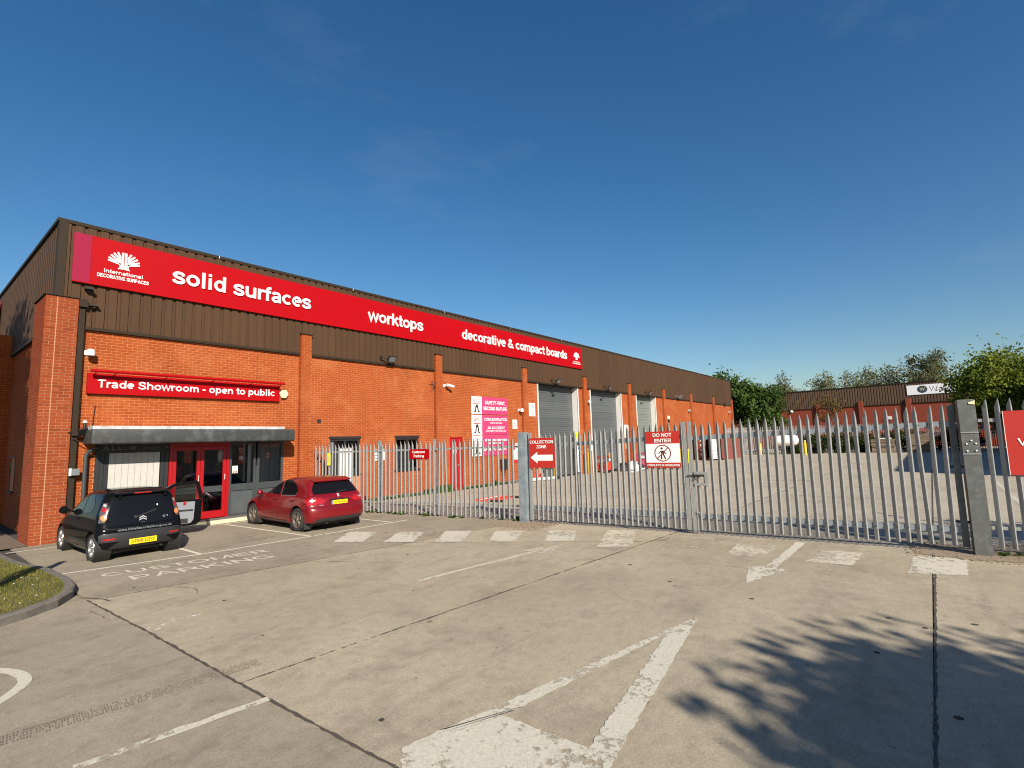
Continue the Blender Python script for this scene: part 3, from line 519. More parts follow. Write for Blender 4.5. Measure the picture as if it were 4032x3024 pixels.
# ------------------------------------------------------------------ warehouse
D, PX0, PS, PW, PF = 16.433, 8.865, 6.121, .37, 16.279
ZR, ZC, ZT, XE, XC = 7.93, 5.25, 5.911, 8.865+8*6.121+.37, 2.568
wh = thing('warehouse', (XC, D, 0), 'long orange brick trade warehouse under brown ribbed cladding', 'building')
OP = [(3.50, 8.38, 0, 2.30), (10.07, 11.29, .06, 2.35), (12.92, 14.10, 1.07, 2.35), (15.89, 16.68, .18, 2.36), (22.54, 26.74, 0, ZC), (28.15, 32.4, 0, ZC), (34.72, 38.2, 0, ZC)]
xs = sorted({XC, XE}|{a for o in OP for a in o[:2]})
for a, b in zip(xs, xs[1:]):
    hs = [o for o in OP if o[0] <= a+1e-6 and o[1] >= b-1e-6]; lo = 0
    for o in hs:
        if o[2] > lo: q = MB(); q.box(a, b, D+.0022, D+.45, lo, o[2]); q.build('wall', M['mortar'], wh)
        lo = o[3]
    if lo < ZC: q = MB(); q.box(a, b, D+.0022, D+.45, lo, ZC); q.build('wall', M['mortar'], wh)
BR = {'brick': [], 'brick_pier': []}
def courses(u0, u1, z0, z1, holes, put, std=.215, mtn=.01, ofs=0.0, mt='brick'):
    z = z0; row = 0; cp = .075
    while z+.03 < z1:
        zt = min(z+.065, z1); iv = [(u0, u1)]
        for (a, b, c, d) in holes:
            if z+.033 > c and z+.033 < d:
                nv = []
                for (p, q) in iv:
                    if b <= p or a >= q: nv.append((p, q)); continue
                    if a > p: nv.append((p, a))
                    if b < q: nv.append((b, q))
                iv = nv
        st = ofs+(0 if row % 2 else .1125)
        for (p, q) in iv:
            k0 = math.floor((p-st)/.225); u = st+k0*.225
            while u < q:
                a, b = max(u, p), min(u+std, q)
                if b-a > .02: BR[mt].append(put(a, b, z, zt))
                u += .225
        z += cp; row += 1
def jit(): return random.uniform(-.0005, .0008)
def front(y): return lambda a, b, z, zt: (a, b, y+jit(), y+.03, z, zt)
def sidex(x): return lambda a, b, z, zt: (x+jit(), x+.03, a, b, z, zt)
courses(XC+.1, XE, 0.005, ZC, OP, front(D))
piers = [PX0+k*PS for k in range(9)]
for x in piers:
    pc = MB(); pc.box(x+.006, x+PW-.001, PF+.006, D+.004, 0, ZT-.002); pc.build('pier', M['mortar'], wh); courses(x, x+PW, .005, ZT, [], front(PF), ofs=x); courses(PF+.031, D-.002, .005, ZT, [], sidex(x), ofs=PF+.031-.09)
cp_ = MB(); cp_.box(2.336, 2.955, 16.266, 17.6, 0, 5.93); cp_.build('corner_pier', mat('pier_mortar', (.40, .20, .11), .95, var=.15, scale=12), wh)
courses(2.33, 2.540, .005, 5.94, [], front(16.26), ofs=2.33-.1125, mt='brick_pier'); courses(2.562, 2.96, .005, 5.94, [], front(16.26), ofs=2.562, mt='brick_pier'); courses(16.291, 17.6, .005, 5.94, [], sidex(2.33), ofs=16.291, mt='brick_pier')
gc = MB(); gc.box(XC+.006, XC+.4, 17.6, 46, 0, ZC-.001); gc.build('wall', M['mortar'], wh)
courses(17.6, 30, .005, ZC, [(18.62, 19.3, 1.04, 2.05), (20.6, 21.4, 1.04, 2.05)], sidex(XC))
for y in (22.55, 28.7):
    q = MB(); q.box(2.22, XC+.1, y+.006, y+.36, 0, 5.88); q.build('pier', M['mortar'], wh); courses(y, y+.37, .005, 5.89, [], sidex(2.214), ofs=y); courses(2.245, XC, .005, 5.89, [], front(y), ofs=2.2)
for y0, y1 in ((18.62, 19.3), (20.6, 21.4)):
    f = MB(); f.box(XC-.01, XC+.05, y0, y0+.05, 1.04, 2.05).box(XC-.01, XC+.05, y1-.05, y1, 1.04, 2.05).box(XC-.01, XC+.05, y0+.05, y1-.05, 2.0, 2.05).box(XC-.06, XC+.05, y0-.04, y1+.04, 1.0, 1.04); wf = f.build('window', M['char'], wh); p = MB(); p.box(XC+.02, XC+.03, y0+.05, y1-.05, 1.04, 2.0); p.build('pane', M['carglass'], wf)
# brick objects: the 300 nearest single, the rest one joined part each
cand = []
for mt, lst in BR.items():
    for i, b in enumerate(lst):
        full = abs(b[1]-b[0]-.215) < 1e-4 and mt in ('brick', 'brick_pier') and b[3]-b[2] < .05
        c = ((b[0]+b[1])/2, b[2], (b[4]+b[5])/2-EYE); hid = (2.7 < c[0] < 4.4 or 6.8 < c[0] < 9) and b[4] < 1.2
        if full and not hid and abs(b[5]-b[4]-.065) < 1e-4 and b[4] < 4.2: cand.append((math.dist(c, (0, 0, 0)), mt, i))
cand.sort(); pick = {(m, i) for _, m, i in cand[:300]}
def tone():
    t = random.gauss(.5, .15)
    if random.random() < .03: t -= .4
    return min(1, max(0, t))
variants = {}
for mt in BR:
    variants[mt] = []
    for k in range(8):
        V, F, nf = boxes([(0, .215, 0, .03, 0, .065)], (3,)); variants[mt].append(nmesh('brick', V, F, [(.1+.8*k/7)]*nf)); variants[mt][-1].materials.append(M[mt])
for mt, lst in BR.items():
    rest = [b for i, b in enumerate(lst) if (mt, i) not in pick]
    V, F, nf = boxes(rest); o = link('brickwork', nmesh('brickwork', V, F, np.repeat([tone() for _ in rest], nf)), M[mt], wh); tag(o, kind='stuff')
    for i, b in enumerate(lst):
        if (mt, i) in pick:
            o = bpy.data.objects.new('brick', random.choice(variants[mt])); COL.objects.link(o); o.parent = wh; o.location = (b[0]-XC, b[2]-D, b[4])
# cladding sheets
RP = PS/24; prof = []
for k in range(5): prof += [(k*RP, .0), (k*RP+.165, .0), (k*RP+.180, .038), (k*RP+.236, .038), (k*RP+RP-.004, .0)]
prof[-1] = (5*RP-.004, 0.0)
CV = [(x, y, z) for z in (0, ZR-ZC-.03) for x, y in prof]; n = len(prof)
cm = nmesh('cladding_panel', CV, [(i, i+1, n+i+1, n+i) for i in range(n-1)]); cm.materials.append(M['clad'])
npan = int((XE-XC)/(5*RP))+1
def clad(x, y, rz):
    o = bpy.data.objects.new('cladding_panel', cm); COL.objects.link(o); o.parent = wh; o.location = (x-XC, y-D, ZC+.02); o.rotation_euler = (0, 0, rz)
for k in range(npan-1): clad(XC+k*5*RP, D-.055, 0)
clad(XE-5*RP, D-.0555, 0)
for k in range(23): clad(XC-.055, D+.05+(k+1)*5*RP, -math.pi/2)
fl = MB(); fl.box(XC-.10, XE+.02, D-.075, D+.3, ZR-.055, ZR+.03); fl.box(XC-.10, XC+.3, D+.3, D+30, ZR-.055, ZR+.03); fl.box(XC-.07, XC+.10, D-.072, D-.03, ZC, ZR-.055); fl.box(XC-.072, XC-.03, D-.03, D+.1, ZC, ZR-.055); fl.box(XE-.08, XE+.01, D-.07, D, ZC, ZR-.055)
gaps = [2.96]+[q for x in piers for q in (x-.002, x+PW+.002)]
for i in range(0, len(gaps)-1, 2):
    if gaps[i+1]-gaps[i] > .1: fl.box(gaps[i]+.01, gaps[i+1], D-.085, D+.003, ZC-.05, ZC+.025)
fl.box(XC-.085, XC+.003, 17.6, 22.5, ZC-.06, ZC+.02); fl.box(XC-.085, XC+.003, 22.95, D+28, ZC-.06, ZC+.02)
for x in piers: fl.box(x-.03, x+PW+.03, PF-.03, D-.05, ZT-.001, ZT+.03); 
fl.box(2.30, 2.99, 16.23, 17.6, 5.941, 5.965)
fl.build('flashing', M['flash'], wh)
rf = MB(); rf.box(XC+.02, XE-.02, D+.02, D+29.9, ZR-.35, ZR-.2); rf.box(XE-.3, XE-.05, D+.46, D+29.9, 0, ZR-.36); rf.box(XC+.45, XE-.3, D+29.5, D+29.8, 0, ZR-.36); rf.build('roof', M['roof'], wh)
tk = MB()
for i in range(11): x = 6.2+i*4.7; tk.box(x, x+.02, D-.08, D-.076, ZR-.05, ZR+.035)
tk.build('flashing_joint', M['lead'], wh)
# ---- sectional loading doors
def loading_door(x0, x1, tonez, lab, m3):
    Yd = D+.42; b = MB(); b.box(x0, x1, Yd+.03, Yd+.06, 0, ZC); d = b.build('loading_door', M['black'], wh); tag(d, lab)
    n = 11; h = (ZC-.02)/n; me = MB(); W = x1-x0
    P = []
    for k in range(4): z = k*h/4; P += [(z+.004, 0), (z+.012, -.014), (z+h/4-.012, -.014), (z+h/4-.003, 0)]
    me.v = [(x, y, z) for x in (0, W) for z, y in P]; q = len(P); me.f = [(i+1, i, q+i, q+i+1) for i in range(q-1)]
    ms = me.mesh('door_panel'); ms.materials.append(m3)
    for k in range(n):
        o = bpy.data.objects.new('door_panel', ms); COL.objects.link(o); o.parent = d; o.location = (x0, Yd, .02+k*h)
    j = MB(); j.box(x0-.015, x0+.08, D-.02, D+.0, 0, ZC-.01); j.box(x0, x0+.05, D+.001, D+.40, 0, ZC-.01); j.box(x1-.05, x1, D+.001, D+.40, 0, ZC-.01); j.box(x1-.07, x1+.015, D-.02, D, 0, ZC-.01); j.build('door_jamb', M['offwhite'], d)
    v = MB(); v.box((x0+x1)/2+.0-.12, (x0+x1)/2+.12, Yd-.06, Yd-.016, 4.62, 4.74); v.build('door_vent', M['black'], d)
    hd = MB(); hd.box(x0+.05, x1-.05, D+.02, D+.41, ZC-.06, ZC-.012); hd.build('lintel', M['flash'], d)
    return d
loading_door(22.54, 26.74, 0, 'dark grey sectional door nearest the gate post', M['shutter']); loading_door(28.15, 32.4, 0, 'grey sectional door in the middle', mat('roller_steel_b', (.115, .125, .132), .5, .25, var=.1, scale=4, stretch=(.6, .6, 5), objvar=.09)); loading_door(34.72, 38.2, 0, 'pale grey sectional door at the far end', mat('roller_steel_c', (.19, .21, .195), .5, .2, var=.1, scale=4, stretch=(.6, .6, 5), objvar=.06))
# ---- windows, doors of the plain bays
def frame(mb, x0, x1, z0, z1, y0, y1, t): mb.box(x0, x0+t, y0, y1, z0, z1).box(x1-t, x1, y0, y1, z0, z1).box(x0+t, x1-t, y0, y1, z1-t, z1).box(x0+t, x1-t, y0, y1, z0, z0+t)
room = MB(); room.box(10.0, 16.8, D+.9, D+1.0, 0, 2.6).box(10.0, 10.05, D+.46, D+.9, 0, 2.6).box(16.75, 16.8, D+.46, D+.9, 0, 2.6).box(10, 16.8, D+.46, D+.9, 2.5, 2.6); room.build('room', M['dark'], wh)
f = MB(); frame(f, 10.08, 11.28, 1.07, 2.34, D+.02, D+.09, .07); f.box(10.65, 10.71, D+.02, D+.09, 1.14, 2.27); f.box(10.02, 11.33, D-.05, D+.02, 1.02, 1.069); f.box(10.02, 11.33, D-.03, D-.002, 2.35, 2.43)
wn = f.build('window', M['char'], wh); p = MB(); p.box(10.15, 11.21, D+.05, D+.056, 1.14, 2.27); p.build('pane', M['glass'], wn); p = MB(); p.box(10.08, 11.28, D+.02, D+.1, .06, 1.02); p.build('infill_panel', M['mortar'], wn)
bl = MB()
for i in range(9): bl.box(10.17+i*.115, 10.17+i*.115+.07, D+.12, D+.125, 1.14, 2.26)
bl.build('blind', M['lgrey'], wn)
f = MB(); frame(f, 10.34, 10.92, .02, 2.02, D-.075, D-.045, .03); pn = f.build('white_door', M['lgrey'], wh, ); p = MB(); p.box(10.37, 10.89, D-.07, D-.05, .05, 1.99); p.build('door_leaf', M['offwhite'], pn)
f = MB(); frame(f, 12.93, 14.09, 1.08, 2.34, D+.02, D+.09, .07); f.box(13.50, 13.56, D+.02, D+.09, 1.15, 2.27); f.box(12.87, 14.14, D-.06, D+.02, 1.03, 1.079); f.box(12.88, 14.14, D-.03, D-.002, 2.351, 2.43); wn = f.build('window', M['char'], wh)
p = MB(); p.box(13.0, 14.02, D+.05, D+.056, 1.15, 2.27); p.build('pane', M['glass'], wn); p = MB(); p.box(13.02, 13.47, D+.10, D+.11, 1.2, 2.0).box(13.6, 13.9, D+.10, D+.11, 1.2, 2.0); p.build('blind', M['offwhite'], wn)
f = MB(); frame(f, 15.90, 16.67, .19, 2.35, D+.0, D+.08, .06); f.box(15.85, 16.72, D-.12, D+.002, .0, .18); rd = f.build('fire_door', M['reddoor'], wh); p = MB(); p.box(15.96, 16.61, D+.03, D+.06, .25, 2.29); p.build('door_leaf', M['reddoor'], rd); p = MB(); p.box(16.08, 16.32, D+.022, D+.029, 1.62, 1.92); p.build('notice', M['offwhite'], rd); p = MB(); p.box(16.40, 16.56, D-.01, D+.029, 1.08, 1.12); p.build('handle', M['chrome'], rd)
ab = MB(); ab.box(9.56, 9.70, D-.012, D+.01, 2.9, 3.03); ab.build('air_brick', M['black'], wh)
pl = MB(); pl.box(12.0, 15.84, D-.05, D-.001, 0, .13).box(16.74, 20.9, D-.05, D-.001, 0, .13); pl.build('plinth', M['slabtop'], wh)
# ------------------------------------------------------------------ showroom front
K = wh
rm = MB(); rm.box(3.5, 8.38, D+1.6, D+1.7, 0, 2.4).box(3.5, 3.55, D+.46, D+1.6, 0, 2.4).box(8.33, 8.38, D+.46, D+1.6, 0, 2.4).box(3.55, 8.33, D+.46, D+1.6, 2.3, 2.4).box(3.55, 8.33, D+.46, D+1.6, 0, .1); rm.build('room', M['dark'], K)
for x in (3.5, 3.595, 3.69, 4.93, 5.03): b = MB(); b.box(x, x+.088, D-.02, D+.02, .12, 2.06); b.build('cladding_board', M['char'], K)
b = MB(); b.box(3.5, 5.12, D+.03, D+.05, .1, 2.3); b.build('backing', M['black'], K)
b = MB(); b.box(3.5, 5.12, D-.035, D+.02, 2.07, 2.32); hb = b.build('header_board', M['char'], K)
SX = (3.785, 4.915); n = 8; wd = (SX[1]-SX[0])/n
for i in range(n): b = MB(); b.box(SX[0]+i*wd+.003, SX[0]+(i+1)*wd-.003, D-.01, D+.02, .35, 2.065); b.build('white_board', M['blind'], K)
b = MB(); b.box(3.785, 4.915, D-.012, D+.02, .12, .345); b.build('cladding_board', M['char'], K)
for s, x0, x1, mt in (('A', 3.64, 3.78, 'lgrey'), ('L', 3.83, 3.92, 'lgrey'), ('L', 3.97, 4.06, 'lgrey'), ('U', 4.09, 4.20, 'dgrey'), ('R', 4.24, 4.35, 'lgrey')): text('lettering', s, M[mt], hb, (0, D-.035, 0), FX, FZ, x0, x1, 2.14, .105, .02, .003, .001)
text('lettering', 'NOW AVAILABLE', M['lgrey'], hb, (0, D-.035, 0), FX, FZ, 4.52, 4.90, 2.165, .03, .015, .002, .001); text('lettering', '25', M['lgrey'], hb, (0, D-.035, 0), FX, FZ, 5.03, 5.09, 2.17, .05, .01, .002, .001)
dr = MB(); dr.box(5.14, 5.22, D-.02, D+.08, .10, 2.30).box(6.64, 6.72, D-.02, D+.08, .10, 2.30).box(5.22, 6.64, D-.02, D+.08, 2.20, 2.30); dr.build('door_frame', M['reddoor'], K)
for x0, x1 in ((5.23, 5.93), (5.94, 6.635)):
    q = MB(); q.box(x0, x0+.09, D-.005, D+.05, .12, 2.19).box(x1-.09, x1, D-.005, D+.05, .12, 2.19).box(x0+.09, x1-.09, D-.005, D+.05, 2.08, 2.19).box(x0+.09, x1-.09, D-.005, D+.05, .12, .32); dd = q.build('entrance_door', M['reddoor'], K)
    q = MB(); q.box(x0+.09, x1-.09, D-.008, D+.045, .86, 1.03); q.build('mid_rail', M['dgrey'], dd); q = MB(); q.box(x0+.09, x1-.09, D+.02, D+.026, .32, .86).box(x0+.09, x1-.09, D+.02, D+.026, 1.03, 2.08); q.build('pane', M['glass'], dd)
    q = MB(); q.tube([(x1-.05, D-.06, 1.2), (x1-.05, D-.06, 1.36)], .012); q.box(x1-.055, x1-.045, D-.06, D-.004, 1.2, 1.21).box(x1-.055, x1-.045, D-.06, D-.004, 1.35, 1.36); q.build('handle', M['chrome'], dd)
for x0, x1 in ((6.73, 7.50), (7.56, 8.37)):
    q = MB(); frame(q, x0, x1, .10, 2.29, D-.01, D+.07, .06); q.box(x0+.06, x1-.06, D-.01, D+.07, .84, 1.04); wn = q.build('shop_window', M['dgrey'], K); q = MB(); q.box(x0+.06, x1-.06, D+.02, D+.04, .16, .84); q.build('spandrel_panel', mat('spandrel_grey', (.075, .085, .088), .3, var=.15, scale=3), wn); q = MB(); q.box(x0+.06, x1-.06, D+.02, D+.026, 1.04, 2.23); q.build('pane', M['glass'], wn)
q = MB(); q.box(7.503, 7.557, D-.02, D+.05, .1, 1.55); q.build('mullion', M['dgrey'], K)
for i in range(11): q = MB(); q.box(7.64+i*.062, 7.64+i*.062+.054, D+.10, D+.103, 1.05, 2.2); q.build('blind_slat', M['lgrey'], K)
q = MB(); q.box(7.30, 7.40, D+.09, D+.10, 1.05, 2.22); q.build('blind_slat', M['offwhite'], K)
q = MB(); q.box(6.82, 6.98, D+.012, D+.018, 1.36, 1.58); q.build('notice', M['offwhite'], K); q = MB(); q.box(6.83, 6.97, D+.010, D+.0115, 1.38, 1.41); q.build('notice_band', M['fence_red'], K)
for x, z, a, b, mt in ((5.45, .5, .25, .7, 'lgrey'), (6.25, .45, .1, .6, 'offwhite'), (6.4, .5, .06, .62, 'lgrey'), (5.6, 1.3, .2, .35, 'fence_red'), (6.2, 1.35, .25, .3, 'dgrey')): q = MB(); q.box(x, x+a, D+1.0, D+1.03, z, z+b); q.build('display_stand', M[mt], K)
st = MB(); st.box(3.45, 8.5, 15.92, D-.036, 0, .105); sp = st.build('entrance_step', M['slabtop'], K); q = MB(); q.box(3.44, 8.51, 15.83, 15.918, 0, .10); q.build('step_edge', M['step'], sp)
# canopy: one shell with rounded arrises
bm = bmesh.new(); bmesh.ops.create_cube(bm, size=1)
for v in bm.verts: v.co = Vector((5.80+v.co.x*5.12, D-.405+v.co.y*.79, 2.475+v.co.z*.37))
bmesh.ops.bevel(bm, geom=[e for e in bm.edges if not all(v.co.y > D-.2 for v in e.verts)], offset=.055, segments=4, profile=.5, affect='EDGES')
me = bpy.data.meshes.new('canopy'); bm.to_mesh(me); bm.free(); me.shade_smooth(); me.set_sharp_from_angle(angle=R(40)); cy = link('canopy', me, M['canopy'], K)
q = MB(); q.box(3.27, 8.03, D-.74, D-.012, 2.662, 2.742); q.build('lead_flashing', M['lead'], cy)
q = MB(); q.tube([(3.29, D-.12, 0.0), (3.29, D-.12, 2.02), (3.33, D-.14, 2.10), (3.47, D-.3, 2.24)], .045, 10); q.build('waste_pipe', M['dgrey'], K)
q = MB(); q.box(2.97, 3.10, D-.13, D-.006, 0, 5.75); q.box(2.965, 3.14, D-.20, D-.006, 5.75, 5.95); q.build('downpipe', M['flash'], wh)
# ------------------------------------------------------------------ palisade fences and the double gate
def pale_mesh(H, wd=.071, d=.028, name='pale'):
    us = [(-wd/2, 0), (-wd*.34, d), (-wd*.22, d*1.15), (wd*.0, d*.85), (wd/2, 0)]; tops = [H-.085, H-.035, H, H-.035, H-.085]; t = .006; V = []; n = 5
    for z0 in (0, 1, 2):
        for (u, v), tp in zip(us, tops):
            V.append((u, v, 0 if z0 == 0 else (H-.14 if z0 == 1 else tp)) if z0 < 2 else (u*(1.0 if abs(u) < .001 else .55 if abs(u) > wd*.4 else .9), v+.012, tp))
    V += [(x, y-t, z) for x, y, z in V]
    F = []
    for r in (0, 1):
        for i in range(4):
            a = r*5+i; F += [(a, a+1, a+6, a+5), (a+15+5, a+6+15, a+1+15, a+15)]
    for i in range(4): F += [(i+1, i, i+15, i+16), (10+i, 11+i, 26+i, 25+i)]
    for r in (0, 1): F += [(r*5, r*5+5, r*5+20, r*5+15), (r*5+5-1+5, r*5+4, r*5+19, r*5+24)]
    me = bpy.data.meshes.new(name); me.from_pydata(V, [], F); me.validate(); me.update(); me.materials.append(M['galv']); return me
def fence_frame(A, e):            # right direction along the fence seen from the road, up, outward normal
    ex = Vector((e.x, e.y, 0)).normalized(); return Vector((A[0], A[1], 0)), ex, FZ, ex.cross(FZ)
def run(root, A, e, ss, z0f, Hf, pmesh, jitter=.004):
    o_, ex, ez, nn = fence_frame(A, e); rz = math.atan2(ex.y, ex.x)
    for s in ss:
        p = bpy.data.objects.new('pale', pmesh); COL.objects.link(p); p.parent = root; P = o_+ex*(s+random.gauss(0, jitter))+nn*.006
        p.location = P-Vector(root.location)+Vector((0, 0, z0f(s))); bend = random.gauss(0, .016) if random.random() < .12 else 0; p.rotation_euler = (random.gauss(0, .004), random.gauss(0, .004)+bend, rz+math.pi+random.gauss(0, .05)); p.scale = (1, 1, Hf(s))
def rail(name, root, A, e, s0, s1, z0, z1, h, dep, mt, back=.0, ang=True):
    o_, ex, ez, nn = fence_frame(A, e); mb = MB(); a = o_+ex*s0; b = o_+ex*s1
    for (p0, p1) in (((0, 0), (1, 1)),):
        V = [a-nn*back+FZ*z0, b-nn*back+FZ*z1, b-nn*(back+dep)+FZ*z1, a-nn*(back+dep)+FZ*z0]; mb.add(V+[v+FZ*h for v in V], [(3, 2, 1, 0), (4, 5, 6, 7), (0, 1, 5, 4), (1, 2, 6, 5), (2, 3, 7, 6), (3, 0, 4, 7)])
    return mb.build(name, mt, root)
def stile(name, root, A, e, s, z0, z1, wd, dep, mt, back=0.0):
    o_, ex, ez, nn = fence_frame(A, e); mb = MB(); c = o_+ex*s-nn*(back+dep/2)+FZ*((z0+z1)/2); mb.obox(c, ex, -nn, FZ, wd/2, dep/2, (z1-z0)/2); return mb.build(name, mt, root)
PALE = pale_mesh(1.0*2.2, name='pale'); 
def pm(H): return pale_mesh(H)
P22 = pm(2.22)
# left run: from the wall to the left gate post
WL = Vector((9.38, 16.30)); eL = (GA-WL).normalized(); LL = (GA-WL).length
lf = thing('palisade_fence', (WL.x, WL.y, 0), 'galvanised palisade fence between brick wall and left gate post', 'fence')
run(lf, WL, eL, [.12+k*.155 for k in range(int((LL-.25)/.155))], lambda s: .05, lambda s: (2.11+.06*s/LL)/2.22, P22)
for z, h in ((.30, .05), (1.86, .05)): rail('rail', lf, WL, eL, .02, LL-.12, z, z+.06, h, .045, M['galv'], .006)
for s in (.78, 2.9, 5.05): stile('post', lf, WL, eL, s, 0, 2.22, .075, .06, M['postl'], .052)
# gate
Ls = [.42+k*.1385 for k in range(28)]; Rs = [4.45+k*.1545 for k in range(28)]
zt = lambda s: 2.28+.17*min(1, max(0, (s-.39)/4.0)) if s < 4.4 else 2.40+.14*(s-4.43)/4.16
for nm, ss, s0, s1, lab in (('palisade_gate', Ls, .20, 4.24, 'left gate leaf of pointed galvanised pales carrying two red signs'), ('palisade_gate', Rs, 4.32, 8.80, 'right gate leaf of pointed galvanised pales with square lock box')):
    A = GA; o_, ex, ez, nn = fence_frame(A, GE); c = o_+ex*s0
    gt = thing(nm, (c.x, c.y, 0), lab, 'gate', 'two leaves of the yard gate')
    q = MB()
    for s in ss:
        for z in (zt(s)-.35, .385): q.obox(o_+ex*s+nn*.036+FZ*z, ex, nn, FZ, .008, .005, .008)
    tag(q.build('bolts', M['black'], gt), kind='stuff')
    run(gt, A, GE, ss, lambda s: .07+.007*s, lambda s: (zt(s)-.07-.007*s)/2.22, P22)
    za = lambda s: zt(s)-.40
    rail('rail', gt, A, GE, s0, s1, za(ss[0]), za(ss[-1]), .10, .05, M['galvdark'], .006); rail('rail', gt, A, GE, s0, s1, .33, .34, .10, .05, M['galvdark'], .006)
    if s0 < 1:
        stile('stile', gt, A, GE, .235, .06, 2.30, .07, .07, M['galv'], -.03); stile('stile', gt, A, GE, 4.225, .08, 2.41, .075, .07, M['galv'], -.03)
        for s in (1.52, 2.87): stile('stile', gt, A, GE, s, .08, za(s), .045, .045, M['galvdark'], .06)
    else:
        stile('stile', gt, A, GE, 4.335, .07, 2.42, .075, .07, M['galv'], -.03); stile('stile', gt, A, GE, 8.78, .10, 2.52, .09, .06, M['post'], .0)
        b = MB()
        for a0, a1, z0, z1 in ((4.38, 4.66, 1.27, 1.33), (4.38, 4.66, 1.03, 1.09), (4.60, 4.66, 1.09, 1.27)): b.obox(o_+ex*((a0+a1)/2)+nn*.02+FZ*((z0+z1)/2), ex, nn, FZ, (a1-a0)/2, .035, (z1-z0)/2)
        b.build('lock_box', M['galv'], gt)
        b = MB(); b.obox(o_+ex*4.47+nn*.03+FZ*1.245, ex, nn, FZ, .12, .02, .022); b.tube([o_+ex*4.24+nn*.05+FZ*1.24, o_+ex*4.60+nn*.05+FZ*1.24], .013); b.tube([o_+ex*4.41+nn*.06+FZ*1.23, o_+ex*4.40+nn*.07+FZ*1.17, o_+ex*4.43+nn*.06+FZ*1.15], .012, 6); b.build('bolt', M['black'], gt)
        b = MB(); b.tube([o_+ex*4.40+nn*.03+FZ*.05, o_+ex*4.40+nn*.03+FZ*.50], .014); b.obox(o_+ex*4.42+nn*.03+FZ*.46, ex, nn, FZ, .035, .02, .02); b.build('drop_bolt', M['galv'], gt)
        for z in (.52, 1.45): b = MB(); b.tube([o_+ex*8.62+nn*-.03+FZ*z, o_+ex*8.95+nn*-.03+FZ*z], .017); b.tube([o_+ex*8.76+nn*-.03+FZ*z, o_+ex*8.80+nn*-.03+FZ*z], .03); b.build('hinge_pin', M['black'], gt)
def big_post(name, s, wd, H, mt, lab, off):
    o_, ex, ez, nn = fence_frame(GA, GE); c = o_+ex*s; t = thing(name, (c.x, c.y, 0), lab, 'gate post', 'steel box posts holding the gate')
    b = MB(); b.obox(c+FZ*(H/2), ex, nn, FZ, wd/2, wd/2, H/2); b.build('shaft', mt, t); b = MB(); b.obox(c+FZ*(H+.004), ex, nn, FZ, wd/2-.012, wd/2-.012, .004); b.build('cap', M['galv'], t)
    return t, c, ex, nn
big_post('gate_post', .03, .225, 2.31, M['postl'], 'left gate post, shiny mottled galvanised steel box', 0)
t, c, ex, nn = big_post('gate_post', 8.975, .23, 2.58, M['post'], 'right gate post, dull weathered steel box with white bolts', 0)
b = MB()
for z in (2.03, 1.67): b.obox(c+nn*.124+FZ*z, ex, nn, FZ, .118, .003, .010)
b.build('weld_seam', M['galv'], t)
b = MB()
for u, z in ((0.01, 1.895), (-.055, 1.84), (.065, 1.845), (-.055, 1.72), (.06, 1.725)): b.prism(circ(0, 0, .013, 10), c+nn*.1235+ex*u+FZ*z, ex, FZ, nn, 0, .008)
b.build('bolt_head', M['white'], t)
b = MB(); b.prism([(0, 0), (.08, -.01), (.085, .06), (.045, .045), (0, .03)], c+nn*.124+ex*.03+FZ*2.51, ex, FZ, nn, 0, .003); b.build('sticker_scrap', M['cream'], t)
RA = GA+GE*9.12; rf_ = thing('palisade_fence', (RA.x, RA.y, 0), 'galvanised palisade fence right of weathered gate post', 'fence')
run(rf_, RA, GE, [.10+k*.16 for k in range(34)], lambda s: .12, lambda s: 2.47/2.22, P22)
for z in (.42, 2.20): rail('rail', rf_, RA, GE, .0, 5.5, z, z, .055, .05, M['galv'], .006)
for s in (2.7, 5.4): stile('post', rf_, RA, GE, s, 0, 2.55, .08, .06, M['galv'], .058)
# ------------------------------------------------------------------ signs fixed on the fence
def fsign(name, lab, s0, s1, z0, z1, A=GA, e=GE, mt='fence_red', off=.05, cat='sign', group=None):
    o_, ex, ez, nn = fence_frame(A, e); t = thing(name, tuple(o_+ex*((s0+s1)/2)+FZ*z0), lab, cat, group); O = o_+nn*off
    board('panel', M[mt], t, O, ex, FZ, s0, s1, z0, z1, 0, .006); q = MB()
    for s in (s0+.1, s1-.1): q.obox(O+ex*s-nn*.013+FZ*((z0+z1)/2), ex, nn, FZ, .02, .012, (z1-z0)/2-.06)
    q.build('fixing_bar', M['galv'], t); return t, O+nn*.006, ex
t, O, ex = fsign('collection_sign', 'red COLLECTION ZONE board with white arrow pointing left', .235, .985, 1.395, 2.155)
text('lettering', 'COLLECTION', M['white'], t, O, ex, FZ, .265, .955, 2.015, .078, .018); text('lettering', 'ZONE', M['white'], t, O, ex, FZ, .46, .76, 1.89, .078, .018)
flat('arrow', [(.28, 1.655), (.48, 1.80), (.48, 1.725), (.93, 1.725), (.93, 1.575), (.48, 1.575), (.48, 1.505)], M['white'], t, O, ex, FZ, 0, .002)
t, O, ex = fsign('no_entry_sign', 'white and red DO NOT ENTER board with crossed-out walking figure', 3.35, 4.12, 1.41, 2.22)
board('face', M['white'], t, O, ex, FZ, 3.353, 4.117, 1.525, 1.945, 0, .002)
text('lettering', 'DO NOT', M['white'], t, O, ex, FZ, 3.53, 3.96, 2.10, .080, .02); text('lettering', 'ENTER', M['white'], t, O, ex, FZ, 3.56, 3.94, 1.975, .080, .02); text('lettering', 'FORKLIFTS IN OPERATION', M['white'], t, O, ex, FZ, 3.375, 4.095, 1.445, .045, .012)
cx, cz = 3.735, 1.735; O2 = O+O.__class__((0, 0, 0))
